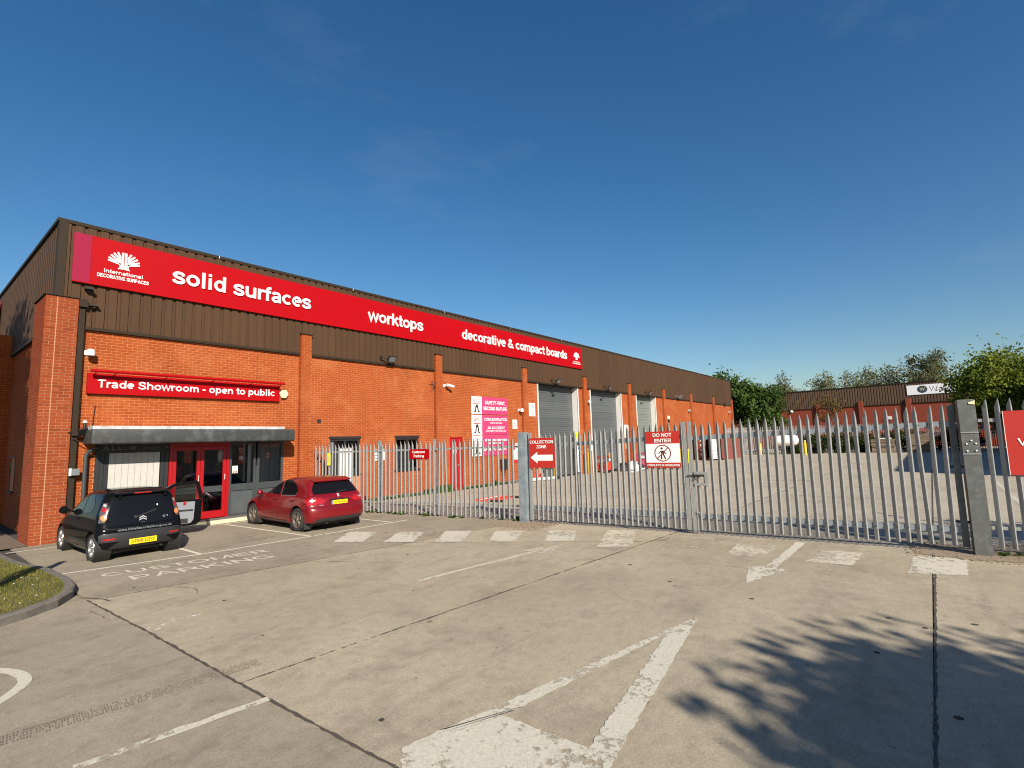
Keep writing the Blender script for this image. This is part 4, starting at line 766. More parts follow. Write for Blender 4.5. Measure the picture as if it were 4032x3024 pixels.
for q in (circ(cx-.02, cz+.105, .026), bar(cx-.012, cz+.055, cx+.006, cz-.03, .062), bar(cx-.03, cz-.02, cx-.03, cz-.14, .03), bar(cx+.012, cz-.02, cx+.06, cz-.135, .03), bar(cx-.03, cz+.05, cx-.095, cz-.01, .022), bar(cx+.02, cz+.045, cx+.075, cz-.02, .022)):
    flat('pictogram', q, M['black'], t, O, ex, FZ, .0022, .0034)
ring_mb(cx, cz, .165, .187, O, ex, FZ, .0022, .005).build('ring', M['maroon'], t); flat('slash', bar(cx-.125, cz-.125, cx+.125, cz+.125, .022), M['maroon'], t, O, ex, FZ, .0036, .0048)
sC = (Vector((10.12, 12.15))-WL).length
t, O, ex = fsign('parking_sign', 'small red Customer Parking board on the left fence', sC, sC+.73, 1.645, 1.935, WL, eL, 'red')
text('lettering', 'Customer', M['white'], t, O, ex, FZ, sC+.11, sC+.60, 1.815, .075, .015); text('lettering', 'Parking', M['white'], t, O, ex, FZ, sC+.17, sC+.55, 1.695, .075, .015)
t, O, ex = fsign('notice', 'small yellow notice tied to the fence beside the wall', .72, .86, 1.46, 1.86, WL, eL, 'hiviz')
for k in range(5): board('print', M['noticegrey'], t, O, ex, FZ, .74, .84, 1.56+k*.05, 1.575+k*.05, 0, .0015)
t, O, ex = fsign('warning_sign', 'large red board with white capital W on the right-hand fence', 9.42, 11.0, 1.32, 2.37, off=.06)
text('lettering', 'W', M['white'], t, O, ex, FZ, 9.56, 9.76, 1.80, .115, .03); text('lettering', 'S', M['white'], t, O, ex, FZ, 9.70, 9.80, 1.57, .115, .03)
board('edging', M['white'], t, O, ex, FZ, 9.42, 9.427, 1.32, 2.37, 0, .001)
# ------------------------------------------------------------------ signs on the warehouse
Kx = (D-.12)/D; SY = D-.12; sx = lambda x: x*Kx; sz = lambda z: EYE+(z-EYE)*Kx
fs = thing('fascia_sign', (2.8, SY, 6.41), 'long red fascia sign reading solid surfaces, worktops, decorative boards', 'sign'); O = Vector((0, SY, 0)); Z0, Z1 = 6.413, 7.665
board('end_panel', M['magenta'], fs, O, FX, FZ, 2.79, sx(3.17)-.002, Z0, Z1, -.04, 0)
x0 = sx(3.17); cuts = [x0, 6.9, 10.9, 14.95, 18.24, 22.3, 27.2]
for a, b in zip(cuts, cuts[1:]): board('sign_panel', M['red'], fs, O, FX, FZ, a+.001, b-.001, Z0, Z1, -.04, 0)
q = MB(); q.box(18.236, 18.244, SY-.002, SY-.0005, Z0, Z1); q.build('seam', M['pink'], fs)
q = MB(); q.box(2.80, 27.19, SY+.041, D-.056, Z0+.05, Z0+.1).box(2.80, 27.19, SY+.041, D-.056, Z1-.1, Z1-.05); q.build('fixing_rail', M['flash'], fs)
q = MB(); q.box(2.79, 27.2, SY-.012, SY+.04, Z0-.028, Z0-.001); q.build('bottom_trim', M['red'], fs)
for s, a, b in (('solid surfaces', 5.0, 9.25), ('worktops', 11.6, 14.39), ('decorative & compact boards', 16.76, 25.63)): text('lettering', s, M['white'], fs, O, FX, FZ, sx(a), sx(b), sz(6.865), .475, .0145, .03, .004)
def tree_logo(cx, cz, w_, h, root, small=False):
    S = w_/.72; T = h/.48
    bars = [(-.035, -.235, -.035, .235, .05), (.035, -.235, .035, .235, .05), (-.09, -.22, -.08, -.10, .03), (.09, -.22, .08, -.10, .03)]
    for sg in (-1, 1): bars += [(sg*.075, -.10, sg*.355, -.035, .045), (sg*.075, -.085, sg*.345, .04, .045), (sg*.075, -.05, sg*.30, .12, .045), (sg*.075, .005, sg*.235, .18, .045), (sg*.08, .07, sg*.15, .225, .045)]
    for b in bars: flat('emblem', [(cx+x*S, cz+y*T) for x, y in bar(*b)], M['white'], root, O, FX, FZ, .002, .012)
    for sg in (-1, 1): flat('emblem', [(cx+x*S*sg, cz+y*T) for x, y in [(.06, -.235), (.14, -.245), (.09, -.17), (.06, -.12)]], M['white'], root, O, FX, FZ, .0025, .0125)
tree_logo(sx(3.87), sz(7.19), .71, .47, fs); tree_logo(sx(26.75), sz(7.17), .66, .44, fs)
text('lettering', 'International', M['white'], fs, O, FX, FZ, sx(3.45), sx(4.30), sz(6.80), .10, .012); text('lettering', 'DECORATIVE SURFACES', M['white'], fs, O, FX, FZ, sx(3.31), sx(4.45), sz(6.66), .095, .015)
text('lettering', 'International', M['white'], fs, O, FX, FZ, sx(26.38), sx(27.1), sz(6.78), .07, .025); text('lettering', 'DECORATIVE SURFACES', M['white'], fs, O, FX, FZ, sx(26.3), sx(27.2), sz(6.67), .06, .03)
gs = thing('gable_sign', (XC-.1, 25.7, 6.4), 'faded magenta sign end on the left gable cladding', 'sign'); q = MB(); q.box(XC-.13, XC-.10, 25.6, 29.6, 6.40, 7.61); q.build('sign_panel', M['magenta'], gs)
O = Vector((0, D-.10, 0)); ts = thing('showroom_sign', (3.23, D-.1, 3.58), 'red Trade Showroom board under a red lamp trough', 'sign')
board('panel', M['red'], ts, O, FX, FZ, 3.23, 8.165, 3.585, 4.11, -.07, 0); text('lettering', 'Trade Showroom - open to public', M['white'], ts, O, FX, FZ, 3.42, 8.0, 3.745, .205, .013, .012, .003)
q = MB(); q.tube([(3.25, D-.30, 4.145), (8.22, D-.30, 4.145)], .042, 10); q.build('light_trough', M['red'], ts)
q = MB()
for x in (3.35, 3.75, 4.9, 6.1, 7.2, 8.1): q.box(x, x+.02, D-.29, D-.11, 4.05, 4.08); q.tube([(x+.01, D-.11, 3.98), (x+.01, D-.29, 4.12)], .012, 6)
q.build('bracket', M['red'], ts)
# banners
def banner(z0, z1, lab, lines, bars_=()):
    t = thing('safety_banner', (18.6, D-.03, z0), lab, 'banner', 'pink safety banners hung on the brick wall'); ph = random.random()*6
    def cloth(nm, x0, x1, mt, ny=10):
        nx = max(6, int((x1-x0)/.12)); V, F = [], []
        for j in range(ny+1):
            for i in range(nx+1):
                u, v = i/nx, j/ny; x = x0+(x1-x0)*u; z = z0+(z1-z0)*v-(.018*math.sin(math.pi*((x-17.28)/2.67*4 % 1)) if v > .99 else 0); V.append((x, D-.03-.012*math.sin(4*v+ph+2.5*x)*math.sin(3.14*v), z))
        F = [(j*(nx+1)+i, j*(nx+1)+i+1, (j+1)*(nx+1)+i+1, (j+1)*(nx+1)+i) for j in range(ny) for i in range(nx)]
        me = bpy.data.meshes.new(nm); me.from_pydata(V, [], F); me.shade_smooth(); link(nm, me, M[mt], t)
    cloth('figure_panel', 17.28, 17.99, 'white'); cloth('cloth', 17.995, 19.95, 'pink'); O = Vector((0, D-.046, 0)); zc = (z0+z1)/2; h = z1-z0
    for sg in (-1, 1):
        flat('figure', bar(17.64+sg*.05, zc-.02, 17.64+sg*.10, z0+.12, .07), M['black'], t, O, FX, FZ, 0, .002); flat('figure', bar(17.64+sg*.08, z0+.115, 17.64+sg*.21, z0+.10, .045), M['black'], t, O, FX, FZ, .0005, .0025)
    flat('figure', circ(17.64, zc+.16, .085), M['offwhite'], t, O, FX, FZ, .001, .003); flat('figure', bar(17.40, zc+.07, 17.88, zc+.07, .025), M['fence_red'], t, O, FX, FZ, .0005, .0024)
    for a in (20, 50, 80, 105, 135, 160): c_, s_ = math.cos(R(a)), math.sin(R(a)); flat('figure', bar(17.64+.11*c_, zc+.13+.1*s_, 17.64+.25*c_, zc+.13+.24*s_, .028), M['fence_red'], t, O, FX, FZ, .0005, .0022)
    flat('figure', bar(17.64, zc+.02, 17.64, zc-.10, .11), M['black'], t, O, FX, FZ, .0006, .0021)
    for s, a, b, z, c_ in lines: text('lettering', s, M['white'], t, O, FX, FZ, a, b, z0+z, c_, .015, .002, .0)
    for a, b, z, c_ in bars_:
        x = a
        while x < b: wd = random.uniform(.06, .2); board('lettering', M['white'], t, O, FX, FZ, x, min(x+wd, b), z0+z, z0+z+c_, 0, .002); x += wd+.05
    q = MB()
    for x in (17.28, 18.0, 18.65, 19.3, 19.95): q.tube([(x, D-.03, z1-.01), (x, D-.002, z1+.06)], .01, 5)
    q.build('tie', M['black'], t)
banner(3.40, 4.24, 'pink banner reading SAFETY FIRST, SECOND NATURE, topmost of three', [('SAFETY FIRST,', 18.2, 19.72, .48, .17), ('SECOND NATURE', 18.08, 19.86, .20, .17)])
banner(2.43, 3.36, 'pink banner reading CONCENTRATION and AN ACCIDENT, middle of three', [('CONCENTRATION', 18.12, 19.82, .66, .14), ('COSTS NOTHING', 18.55, 19.45, .52, .07), ('AN ACCIDENT', 18.35, 19.65, .26, .13), ('CAN COST YOU YOUR LIFE', 18.25, 19.72, .13, .08)])
banner(1.44, 2.40, 'pink banner reading DON\'T CROSS IT, lowest of three', [("DON'T CROSS IT", 18.1, 19.85, .22, .20)], [(18.15, 19.8, .68, .09), (18.45, 19.5, .55, .06)])
def wsign(name, lab, x0, x1, z0, z1, mt='offwhite', y=D-.02):
    t = thing(name, ((x0+x1)/2, y, z0), lab, 'sign'); O = Vector((0, y, 0)); board('panel', M[mt], t, O, FX, FZ, x0, x1, z0, z1, -.012, 0); return t, O
t, O = wsign('notice_board', 'white notice between the two office windows', 11.89, 12.40, 1.50, 1.91)
for k in range(5): board('print', M['noticegrey'], t, O, FX, FZ, 11.95+(k % 2)*.22, 12.12+(k % 2)*.22, 1.55+(k//2)*.12, 1.60+(k//2)*.12, 0, .002)
t, O = wsign('speed_sign', 'white speed sign with 5 in a ring', 20.30, 20.68, 2.71, 3.18); ring_mb(20.49, 2.945, .145, .165, O, FX, FZ, 0, .002).build('ring', M['noticegrey'], t); text('lettering', '5', M['maroon'], t, O, FX, FZ, 20.43, 20.55, 2.86, .17, .01, .002, 0)
t, O = wsign('opening_board', 'white lettered board beside the first loading door', 21.72, 22.28, 3.38, 4.09)
for k in range(6): board('print', M['noticegrey'], t, O, FX, FZ, 21.86 if k else 21.92, 22.18, 3.45+k*.10, 3.485+k*.10, 0, .002)
t, O = wsign('site_notice', 'tall white and red site notice behind the left gate post', 20.25, 20.95, 1.0, 1.98); board('band', M['fence_red'], t, O, FX, FZ, 20.25, 20.95, 1.0, 1.16, 0, .002); board('band', M['fence_red'], t, O, FX, FZ, 20.25, 20.45, 1.66, 1.98, 0, .002)
for k in range(4): board('print', M['noticegrey'], t, O, FX, FZ, 20.34, 20.86, 1.22+k*.1, 1.255+k*.1, 0, .002)
t, O = wsign('door_notice', 'tall white notice panel on the first door jamb', 26.32, 26.70, .15, 1.85, 'white', D-.03); ring_mb(26.51, 1.02, .10, .14, O, FX, FZ, 0, .003).build('ring', M['smblue'], t); board('print', M['smblue'], t, O, FX, FZ, 26.40, 26.6, 1.5, 1.62, 0, .003); board('print', M['noticegrey'], t, O, FX, FZ, 26.42, 26.62, .74, .80, 0, .003)
t, O = wsign('door_number_sign', 'white number 3 sign between first and second doors', 27.85, 28.12, 1.35, 1.75); text('lettering', '3', M['noticegrey'], t, O, FX, FZ, 27.92, 28.05, 1.45, .2, .01, .002, 0)
t, O = wsign('safety_poster', 'white safety poster right of the second door', 32.6, 33.25, 2.1, 3.0); board('print', M['noticegrey'], t, O, FX, FZ, 32.9, 33.0, 2.35, 2.6, 0, .003)
t, O = wsign('cream_notice', 'cream notice under the safety poster', 32.72, 33.2, 1.35, 1.9, 'cream')
t, O = wsign('yellow_marker', 'bright yellow marker on the first door jamb', 26.30, 26.55, 2.15, 2.5, 'hiviz', D-.03)
# ------------------------------------------------------------------ fixtures on the wall
def floodlight(x, z, lab, light=False, y=D-.07, s=1.0):
    t = thing('floodlight', (x, y, z), lab, 'light', 'floodlights along the cladding edge'); mt = M['lgrey' if light else 'black']
    q = MB(); q.tube([(x-.28*s, y-.0, z+.05), (x-.28*s, y-.12, z+.05), (x-.05*s, y-.2, z)], .022*s, 6); q.box(x-.32*s, x-.24*s, y-.03, y+.02, z, z+.12*s); q.build('bracket', mt, t)
    q = MB(); c = Vector((x+.06*s, y-.26, z)); a = Vector((0, -.80, -.6)); b = Vector((0, .6, -.80)).cross(Vector((1, 0, 0))); u = Vector((0, -.6, .8)); q.obox(c, (1, 0, 0), u, a, .17*s, .13*s, .035*s); q.build('housing', mt, t)
    q = MB(); q.obox(c+a*.038*s, (1, 0, 0), u, a, .14*s, .10*s, .004); q.build('lens', M['lgrey'], t); return t
floodlight(12.44, 5.42, 'black floodlight above the office windows')
floodlight(24.1, 5.40, 'black floodlight over the first loading door'); floodlight(30.2, 5.42, 'black floodlight over the second loading door'); floodlight(36.5, 5.42, 'black floodlight over the third loading door'); floodlight(42.6, 5.42, 'pale floodlight right of the third door', True, s=1.2); floodlight(55.5, 5.3, 'dark floodlight near the far building corner')
def cctv(x, z, lab, dome=False, sg=1):
    t = thing('security_camera', (x, D-.02, z), lab, 'camera', 'white security cameras on the brick wall'); q = MB()
    q.box(x-.06, x+.06, D-.03, D-.001, z-.06, z+.06); q.tube([(x, D-.02, z), (x+.04*sg, D-.16, z+.02)], .025, 8); q.build('mount', M['white'], t); q = MB()
    if dome: q.lathe([(.001, .08), (.06, .075), (.085, .03), (.09, -.02), (.09, -.09), (.07, -.10), (.001, -.10)], (x+.05*sg, D-.18, z), (0, 0, 1), 14)
    else: q.tube([(x+.0*sg, D-.16, z+.03), (x+.30*sg, D-.30, z-.05)], .06, 10)
    q.build('camera_body', M['white'], t, smooth=False, ang=50); q = MB()
    if dome: q.lathe([(.055, -.10), (.045, -.125), (.001, -.13)], (x+.05*sg, D-.18, z), (0, 0, 1), 12)
    else: q.tube([(x+.302*sg, D-.301, z-.0505), (x+.306*sg, D-.303, z-.0515)], .045, 10)
    q.build('camera_lens', M['black'], t)
cctv(3.20, 4.62, 'white dome camera above the showroom sign, next to corner pier', True); cctv(15.60, 4.60, 'white bullet camera beside the third pier'); cctv(20.85, 3.68, 'white camera left of the fourth pier, above speed sign', True); cctv(27.75, 4.42, 'white camera between first and second loading doors', True); cctv(45.2, 4.35, 'white camera at the pier past the third door', False, -1); cctv(57.0, 4.5, 'white camera at the far corner pier', False, -1)
t = thing('alarm_box', (8.3, D-.05, 3.85), 'cream hexagonal alarm box at the end of showroom sign', 'alarm'); q = MB(); q.prism(circ(0, 0, .15, 6), (8.32, D-.002, 3.84), (1, 0, 0), (0, 0, 1), (0, -1, 0), 0, .09); q.build('casing', M['cream'], t); q = MB(); q.prism(circ(0, 0, .125, 6), (8.32, D-.092, 3.84), (1, 0, 0), (0, 0, 1), (0, -1, 0), 0, .012); q.build('cover', M['cream'], t)
t = thing('bulkhead_lamp', (40.5, D-.05, 3.6), 'cream round bulkhead lamp beyond the third door', 'lamp'); q = MB(); q.lathe([(.001, .16), (.12, .13), (.17, .05), (.17, 0)], (40.5, D-.002, 3.62), (0, -1, 0), 14); q.build('diffuser', M['cream'], t, ang=50); q = MB(); q.box(40.42, 40.58, D-.12, D-.005, 3.28, 3.44); q.build('base', M['black'], t)
t = thing('wall_bracket', (14.86, D-.02, 4.55), 'rusty empty bracket left of the third pier', 'bracket'); q = MB(); q.box(14.85, 14.89, D-.03, D-.001, 4.3, 4.75); q.tube([(14.87, D-.03, 4.70), (14.87, D-.30, 4.62)], .014, 6); q.tube([(14.87, D-.03, 4.40), (14.87, D-.28, 4.62)], .012, 6); q.tube([(14.72, D-.03, 4.62), (14.95, D-.1, 4.62)], .014, 6); q.build('arm', M['rust'], t)
t = thing('meter_box', (19.5, D-.1, .7), 'black charger box on the wall beneath lowest banner', 'box'); q = MB(); q.box(19.28, 19.62, D-.16, D-.002, .72, 1.22); q.build('casing', M['black'], t); q = MB(); q.tube([(19.35, D-.08, .72), (19.33, D-.1, .45), (19.45, D-.1, .38), (19.55, D-.08, .50), (19.55, D-.08, .72)], .016, 6); q.build('cable', M['black'], t)
t = thing('security_light', (3.1, D-.2, 2.62), 'black floodlight with white-topped sensor beside the downpipe', 'light')
q = MB(); q.tube([(2.90, D-.18, 2.60), (3.20, D-.18, 2.60)], .02, 6); q.tube([(3.0, D-.18, 2.45), (3.28, D-.25, 2.30)], .012, 6); q.box(2.98, 3.12, D-.2, D-.13, 2.52, 2.6); q.build('bracket', M['flash'], t); q = MB(); q.obox((3.24, D-.22, 2.62), (1, 0, .25), (0, -.6, .8), (0, .8, .6), .14, .10, .03); q.build('housing', M['black'], t); q = MB(); q.tube([(3.22, D-.2, 2.68), (3.22, D-.2, 2.84)], .035, 8); q.build('sensor', M['black'], t); q = MB(); q.tube([(3.22, D-.2, 2.842), (3.22, D-.2, 2.89)], [.05, .035], 8); q.build('sensor_cap', M['white'], t)
q = MB(); q.tube([(3.32, D-.16, 2.60), (3.40, D-.03, 2.66), (3.42, D-.015, 3.0), (3.44, D-.015, 3.28)], .010, 6); q.build('cable', M['flash'], t)
t = thing('switch_box', (3.1, D-.1, 1.6), 'small grey switch box beside the corner pier', 'box'); q = MB(); q.box(3.02, 3.17, D-.24, D-.15, 1.56, 1.72); q.build('casing', M['lgrey'], t); q = MB(); q.box(2.975, 3.018, D-.22, D-.14, 1.55, 1.73); q.build('plate', M['offwhite'], t)
t = thing('cladding_lamp', (2.95, D-.1, 6.3), 'black lamp under the left end of fascia sign', 'light'); q = MB(); q.box(3.06, 3.22, D-.24, D-.08, 6.22, 6.27); q.box(3.12, 3.17, D-.12, D-.05, 6.14, 6.22); q.build('housing', M['black'], t)
t = thing('pier_lamp', (3.0, D-.2, 5.85), 'black strip lamp at the corner pier top', 'light'); q = MB(); q.box(3.15, 3.36, D-.20, D-.07, 5.81, 5.84); q.build('housing', M['black'], t)
# ------------------------------------------------------------------ cars
def catmull(T, k):
    T = np.asarray(T, float); P = np.vstack([2*T[0]-T[1], T, 2*T[-1]-T[-2]]); o = []
    for i in range(1, len(T)):
        for j in range(k):
            t = j/k; a, b, c, d = P[i-1], P[i], P[i+1], P[i+2]
            q = .5*((2*b)+(-a+c)*t+(2*a-5*b+4*c-d)*t*t+(-a+3*b-3*c+d)*t**3); lo = np.minimum(b, c); hi = np.maximum(b, c); o.append(np.clip(q, lo, hi))
    return np.array(o+[T[-1]])
def car_mesh(T, wheels, arch, w0, pr=3.2, pf=2.6, k=4):
    """horizontal slices z, rear y, front y, half width, rear corner depth, front corner depth"""
    S = catmull(T, k); nr, ns, nf = 14, 26, 16; V, F = [], []; m = 0
    for z, yr, yf, w_, Rr, Rf in S:
        h = []
        Rr = min(Rr, (yf-yr)*.45); Rf = min(Rf, (yf-yr)*.5)
        for i in range(nr): a = math.pi/2*i/(nr-1); h.append((w_*math.sin(a)**(2/pr), yr+Rr*(1-math.cos(a)**(2/pr))))
        for i in range(1, ns): t = i/ns; h.append((w_*(1+.012*math.sin(math.pi*t)), yr+Rr+(yf-Rf-yr-Rr)*t))
        for i in range(nf): a = math.pi/2*(1-i/(nf-1)); h.append((w_*math.sin(a)**(2/pf), yf-Rf*(1-math.cos(a)**(2/pf))))
        ring = h+[(-x, y) for x, y in h[-2:0:-1]]; m = len(ring); V += [(x, y, z) for x, y in ring]
    n = len(S)
    for i in range(n-1):
        for j in range(m): F.append((i*m+j, i*m+(j+1) % m, (i+1)*m+(j+1) % m, (i+1)*m+j))
    F.append(tuple(reversed(range(m)))); F.append(tuple((n-1)*m+j for j in range(m)))
    me = bpy.data.meshes.new('body'); me.from_pydata(V, [], F); me.update()
    full = BVHTree.FromPolygons([Vector(v) for v in V], F)
    o = bpy.data.objects.new('b', me); COL.objects.link(o); cut = MB()
    for y in wheels:
        for sg in (-1, 1): cut.tube([(sg*(w0-.30), y, arch[1]), (sg*(w0+.3), y, arch[1])], arch[0], 36)
    c = bpy.data.objects.new('c', cut.mesh('c')); COL.objects.link(c)
    md = o.modifiers.new('b', 'BOOLEAN'); md.object = c; md.operation = 'DIFFERENCE'; md.solver = 'EXACT'
    dg = bpy.context.evaluated_depsgraph_get(); dg.update(); r = bpy.data.meshes.new_from_object(o.evaluated_get(dg)); bpy.data.objects.remove(o); bpy.data.objects.remove(c)
    r.shade_smooth(); r.set_sharp_from_angle(angle=R(32)); return r, full
def decal(bv, poly, axis, mt, name, parent, off=.004, res=.04, sg=-1, thick=.0):
    P = []
    for i in range(len(poly)):
        a, b = Vector(poly[i]), Vector(poly[(i+1) % len(poly)]); n = max(1, int((b-a).length/res)); P += [a+(b-a)*(q/n) for q in range(n)]
    nb = len(P); xs = [p.x for p in P]; ys = [p.y for p in P]; PA = [(p.x, p.y) for p in P]
    gx = np.arange(min(xs)+res*.5, max(xs), res); gy = np.arange(min(ys)+res*.5, max(ys), res)
    GX, GY = np.meshgrid(gx, gy); k = inside(GX.ravel(), GY.ravel(), PA)
    inn = [Vector((x, y)) for x, y in zip(GX.ravel()[k], GY.ravel()[k]) if min((Vector((x, y))-p).length for p in P) > res*.4]
    r = delaunay_2d_cdt(P+inn, [(i, (i+1) % nb) for i in range(nb)], [], 1, 1e-5); V2, F2 = r[0], r[2]; V = []
    for p in V2: V.append(surf(bv, p.x, p.y, axis, sg, off))
    me = bpy.data.meshes.new(name); me.from_pydata(V, [], F2); me.update(); d = {'x': Vector((sg, 0, 0)), 'r': Vector((0, -1, 0)), 'f': Vector((0, 1, 0)), 't': Vector((0, 0, 1))}[axis]
    if sum((p.normal.dot(d))*p.area for p in me.polygons) < 0: me.flip_normals()
    me.shade_smooth(); return link(name, me, mt, parent, False)
def surf(bv, a, b, axis, sg=-1, off=.004):
    if axis == 'x': o, d = Vector((sg*4, a, b)), Vector((-sg, 0, 0))
    elif axis == 'r': o, d = Vector((a, -4, b)), Vector((0, 1, 0))
    elif axis == 'f': o, d = Vector((a, 9, b)), Vector((0, -1, 0))
    else: o, d = Vector((a, b, 4)), Vector((0, 0, -1))
    h = bv.ray_cast(o, d)
    if h[0] is None: h = bv.find_nearest(o+d*4)
    n = h[1] if h[1].dot(d) < 0 else -h[1]; return h[0]+n*off
def rtext(bv, s, mt, parent, x0, x1, z, cap, bold=.02, off=.009, axis='r', name='lettering'):
    mb = MB()
    for j, (L_, R_) in enumerate(strokes(s, x0, x1, z, cap, bold)):
        n = len(L_); mb.add([surf(bv, p.x, p.y, axis, -1, off+.0002*(j % 4)) for p in L_+R_], [(i, n+i, n+i+1, i+1) for i in range(n-1)])
    return mb.build(name, mt, parent, False)
def stroke(bv, pts, axis, wd, mt, name, parent, off=.004, sg=-1):
    L_, R_ = [], []
    Q = resample(pts, .04)+[pts[-1]]
    for i, p in enumerate(Q):
        a, b = Vector(Q[max(i-1, 0)]), Vector(Q[min(i+1, len(Q)-1)]); t = (b-a).normalized() if (b-a).length else Vector((1, 0)); L_.append((p[0]-t.y*wd/2, p[1]+t.x*wd/2)); R_.append((p[0]+t.y*wd/2, p[1]-t.x*wd/2))
    V = [surf(bv, *p, axis, sg, off) for p in L_+R_]; n = len(Q); me = bpy.data.meshes.new(name); me.from_pydata(V, [], [(i, i+1, n+i+1, n+i) for i in range(n-1)]); me.update(); return link(name, me, mt, parent, False)
def wheel(car, x, y, r, wd, sg, rimmat, spokes, rr):
    q = MB(); q.lathe([(r*.66, -wd/2+.01), (r*.9, -wd/2), (r*.975, -wd*.38), (r, -wd*.25), (r, wd*.25), (r*.975, wd*.38), (r*.9, wd/2), (r*.66, wd/2-.01)], (x, y, r), (sg, 0, 0), 36); w_ = q.build('wheel', M['tyre'], car, False, ang=40)
    q = MB(); q.lathe([(.001, wd/2-.07), (r*.62, wd/2-.07), (r*.64, wd/2-.012), (r*.685, wd/2-.006), (r*.70, wd/2-.012), (r*.70, -wd/2+.02)], (x, y, r), (sg, 0, 0), 36); q.build('rim', rimmat if spokes > 6 else M['black'], w_, False, ang=40)
    q = MB(); q.lathe([(r*.60, wd/2-.06), (r*.63, wd/2-.008), (r*.69, wd/2-.004), (r*.705, wd/2-.015)], (x, y, r), (sg, 0, 0), 36); q.lathe([(.001, wd/2-.006), (r*.13, wd/2-.008), (r*.17, wd/2-.03)], (x, y, r), (sg, 0, 0), 18)
    for k in range(spokes):
        a = 2*math.pi*k/spokes+.35; e = Vector((0, math.cos(a), math.sin(a))); p = Vector((0, -math.sin(a), math.cos(a))); ax = Vector((sg, 0, 0)); o = Vector((x, y, r)); V = []
        for rad, hw, h in ((r*.12, rr*.75, wd/2-.016), (r*.40, rr*.72, wd/2-.022), (r*.64, rr*1.15, wd/2-.016)): V += [o+e*rad+p*hw+ax*(h-.035), o+e*rad-p*hw+ax*(h-.035), o+e*rad-p*hw*.7+ax*h, o+e*rad+p*hw*.7+ax*h]
        q.add(V, [(i+a_, i+(a_+1) % 4, i+4+(a_+1) % 4, i+4+a_) for i in (0, 4) for a_ in range(4)]+[(3, 2, 1, 0), (8, 9, 10, 11)])
    q.build('spokes', rimmat, w_, False, ang=40); return w_
def plate(bv, car, x0, x1, z0, z1, s, band=False, off=.012):
    P = [surf(bv, x, z, 'r', -1, 0) for x in (x0, x1) for z in (z0, z1)]; y = min(p.y for p in P)-off
    q = MB(); q.box(x0, x1, y-.008, y, z0, z1); p = q.build('number_plate', M['plate'], car, False)
    q = MB(); q.box(x0-.012, x1+.012, y, y+.05, z0-.012, z1+.012); q.build('plate_holder', M['black'], car, False)
    a = x0+.05 if band else x0
    if band: q = MB(); q.box(x0, x0+.045, y-.010, y-.0081, z0, z1); q.build('plate_band', M['plateblue'], p, False)
    mb = MB()
    for j, (L_, R_) in enumerate(strokes(s, a+.03, x1-.03, z0+.02, z1-z0-.04, .006)):
        n = len(L_); mb.add([(p.x, y-.0085-.0002*(j % 4), p.y) for p in L_+R_], [(i, n+i, n+i+1, i+1) for i in range(n-1)])
    mb.build('plate_lettering', M['black'], p, False)
def arch_liner(car, wheels, r, w0):
    for y in wheels:
        for sg in (-1, 1): q = MB(); q.lathe([(r, w0-.015), (r, w0-.29), (.001, w0-.292)], (0, y, WR), (sg, 0, 0), 30); q.build('wheel_arch_liner', M['black'], car, False)
# --- small black hatchback
car = thing('parked_car', (3.50, 12.44, 0), 'small black hatchback with its far door open and web address on tail', 'car', 'cars parked outside the showroom', R(2.0)); car.scale = (.92, .92, .92)
WR = .283; wy = (.44, 2.78); W0 = .815
T = [(.17,.50,3.20,.70,.25,.5),(.205,.22,3.30,.755,.26,.55),(.245,.05,3.37,.785,.26,.58),(.33,.012,3.41,.802,.27,.6),(.45,.0,3.435,.812,.27,.65),(.56,.0,3.42,.815,.27,.65),(.63,.035,3.36,.812,.27,.65),(.70,.055,3.26,.805,.26,.62),(.78,.075,3.08,.795,.26,.6),(.86,.09,2.85,.785,.25,.6),(.92,.105,2.66,.772,.25,.55),(.97,.12,2.52,.755,.24,.5),(1.05,.14,2.36,.728,.24,.45),(1.15,.17,2.18,.695,.24,.42),(1.25,.205,2.0,.660,.24,.4),(1.33,.24,1.84,.628,.25,.38),(1.385,.275,1.70,.592,.26,.36),(1.42,.33,1.56,.53,.28,.34),(1.445,.43,1.42,.44,.3,.32),(1.458,.60,1.28,.30,.3,.3),(1.463,.80,1.12,.10,.1,.1)]
me, bv = car_mesh(T, wy, (WR+.055, WR+.01), W0); link('body', me, M['cblack'], car, False); arch_liner(car, wy, WR+.056, W0)
for y in wy:
    for sg in (-1, 1): wheel(car, sg*(W0-.098), y, WR, .165, sg, M['rim'], 9, .020)
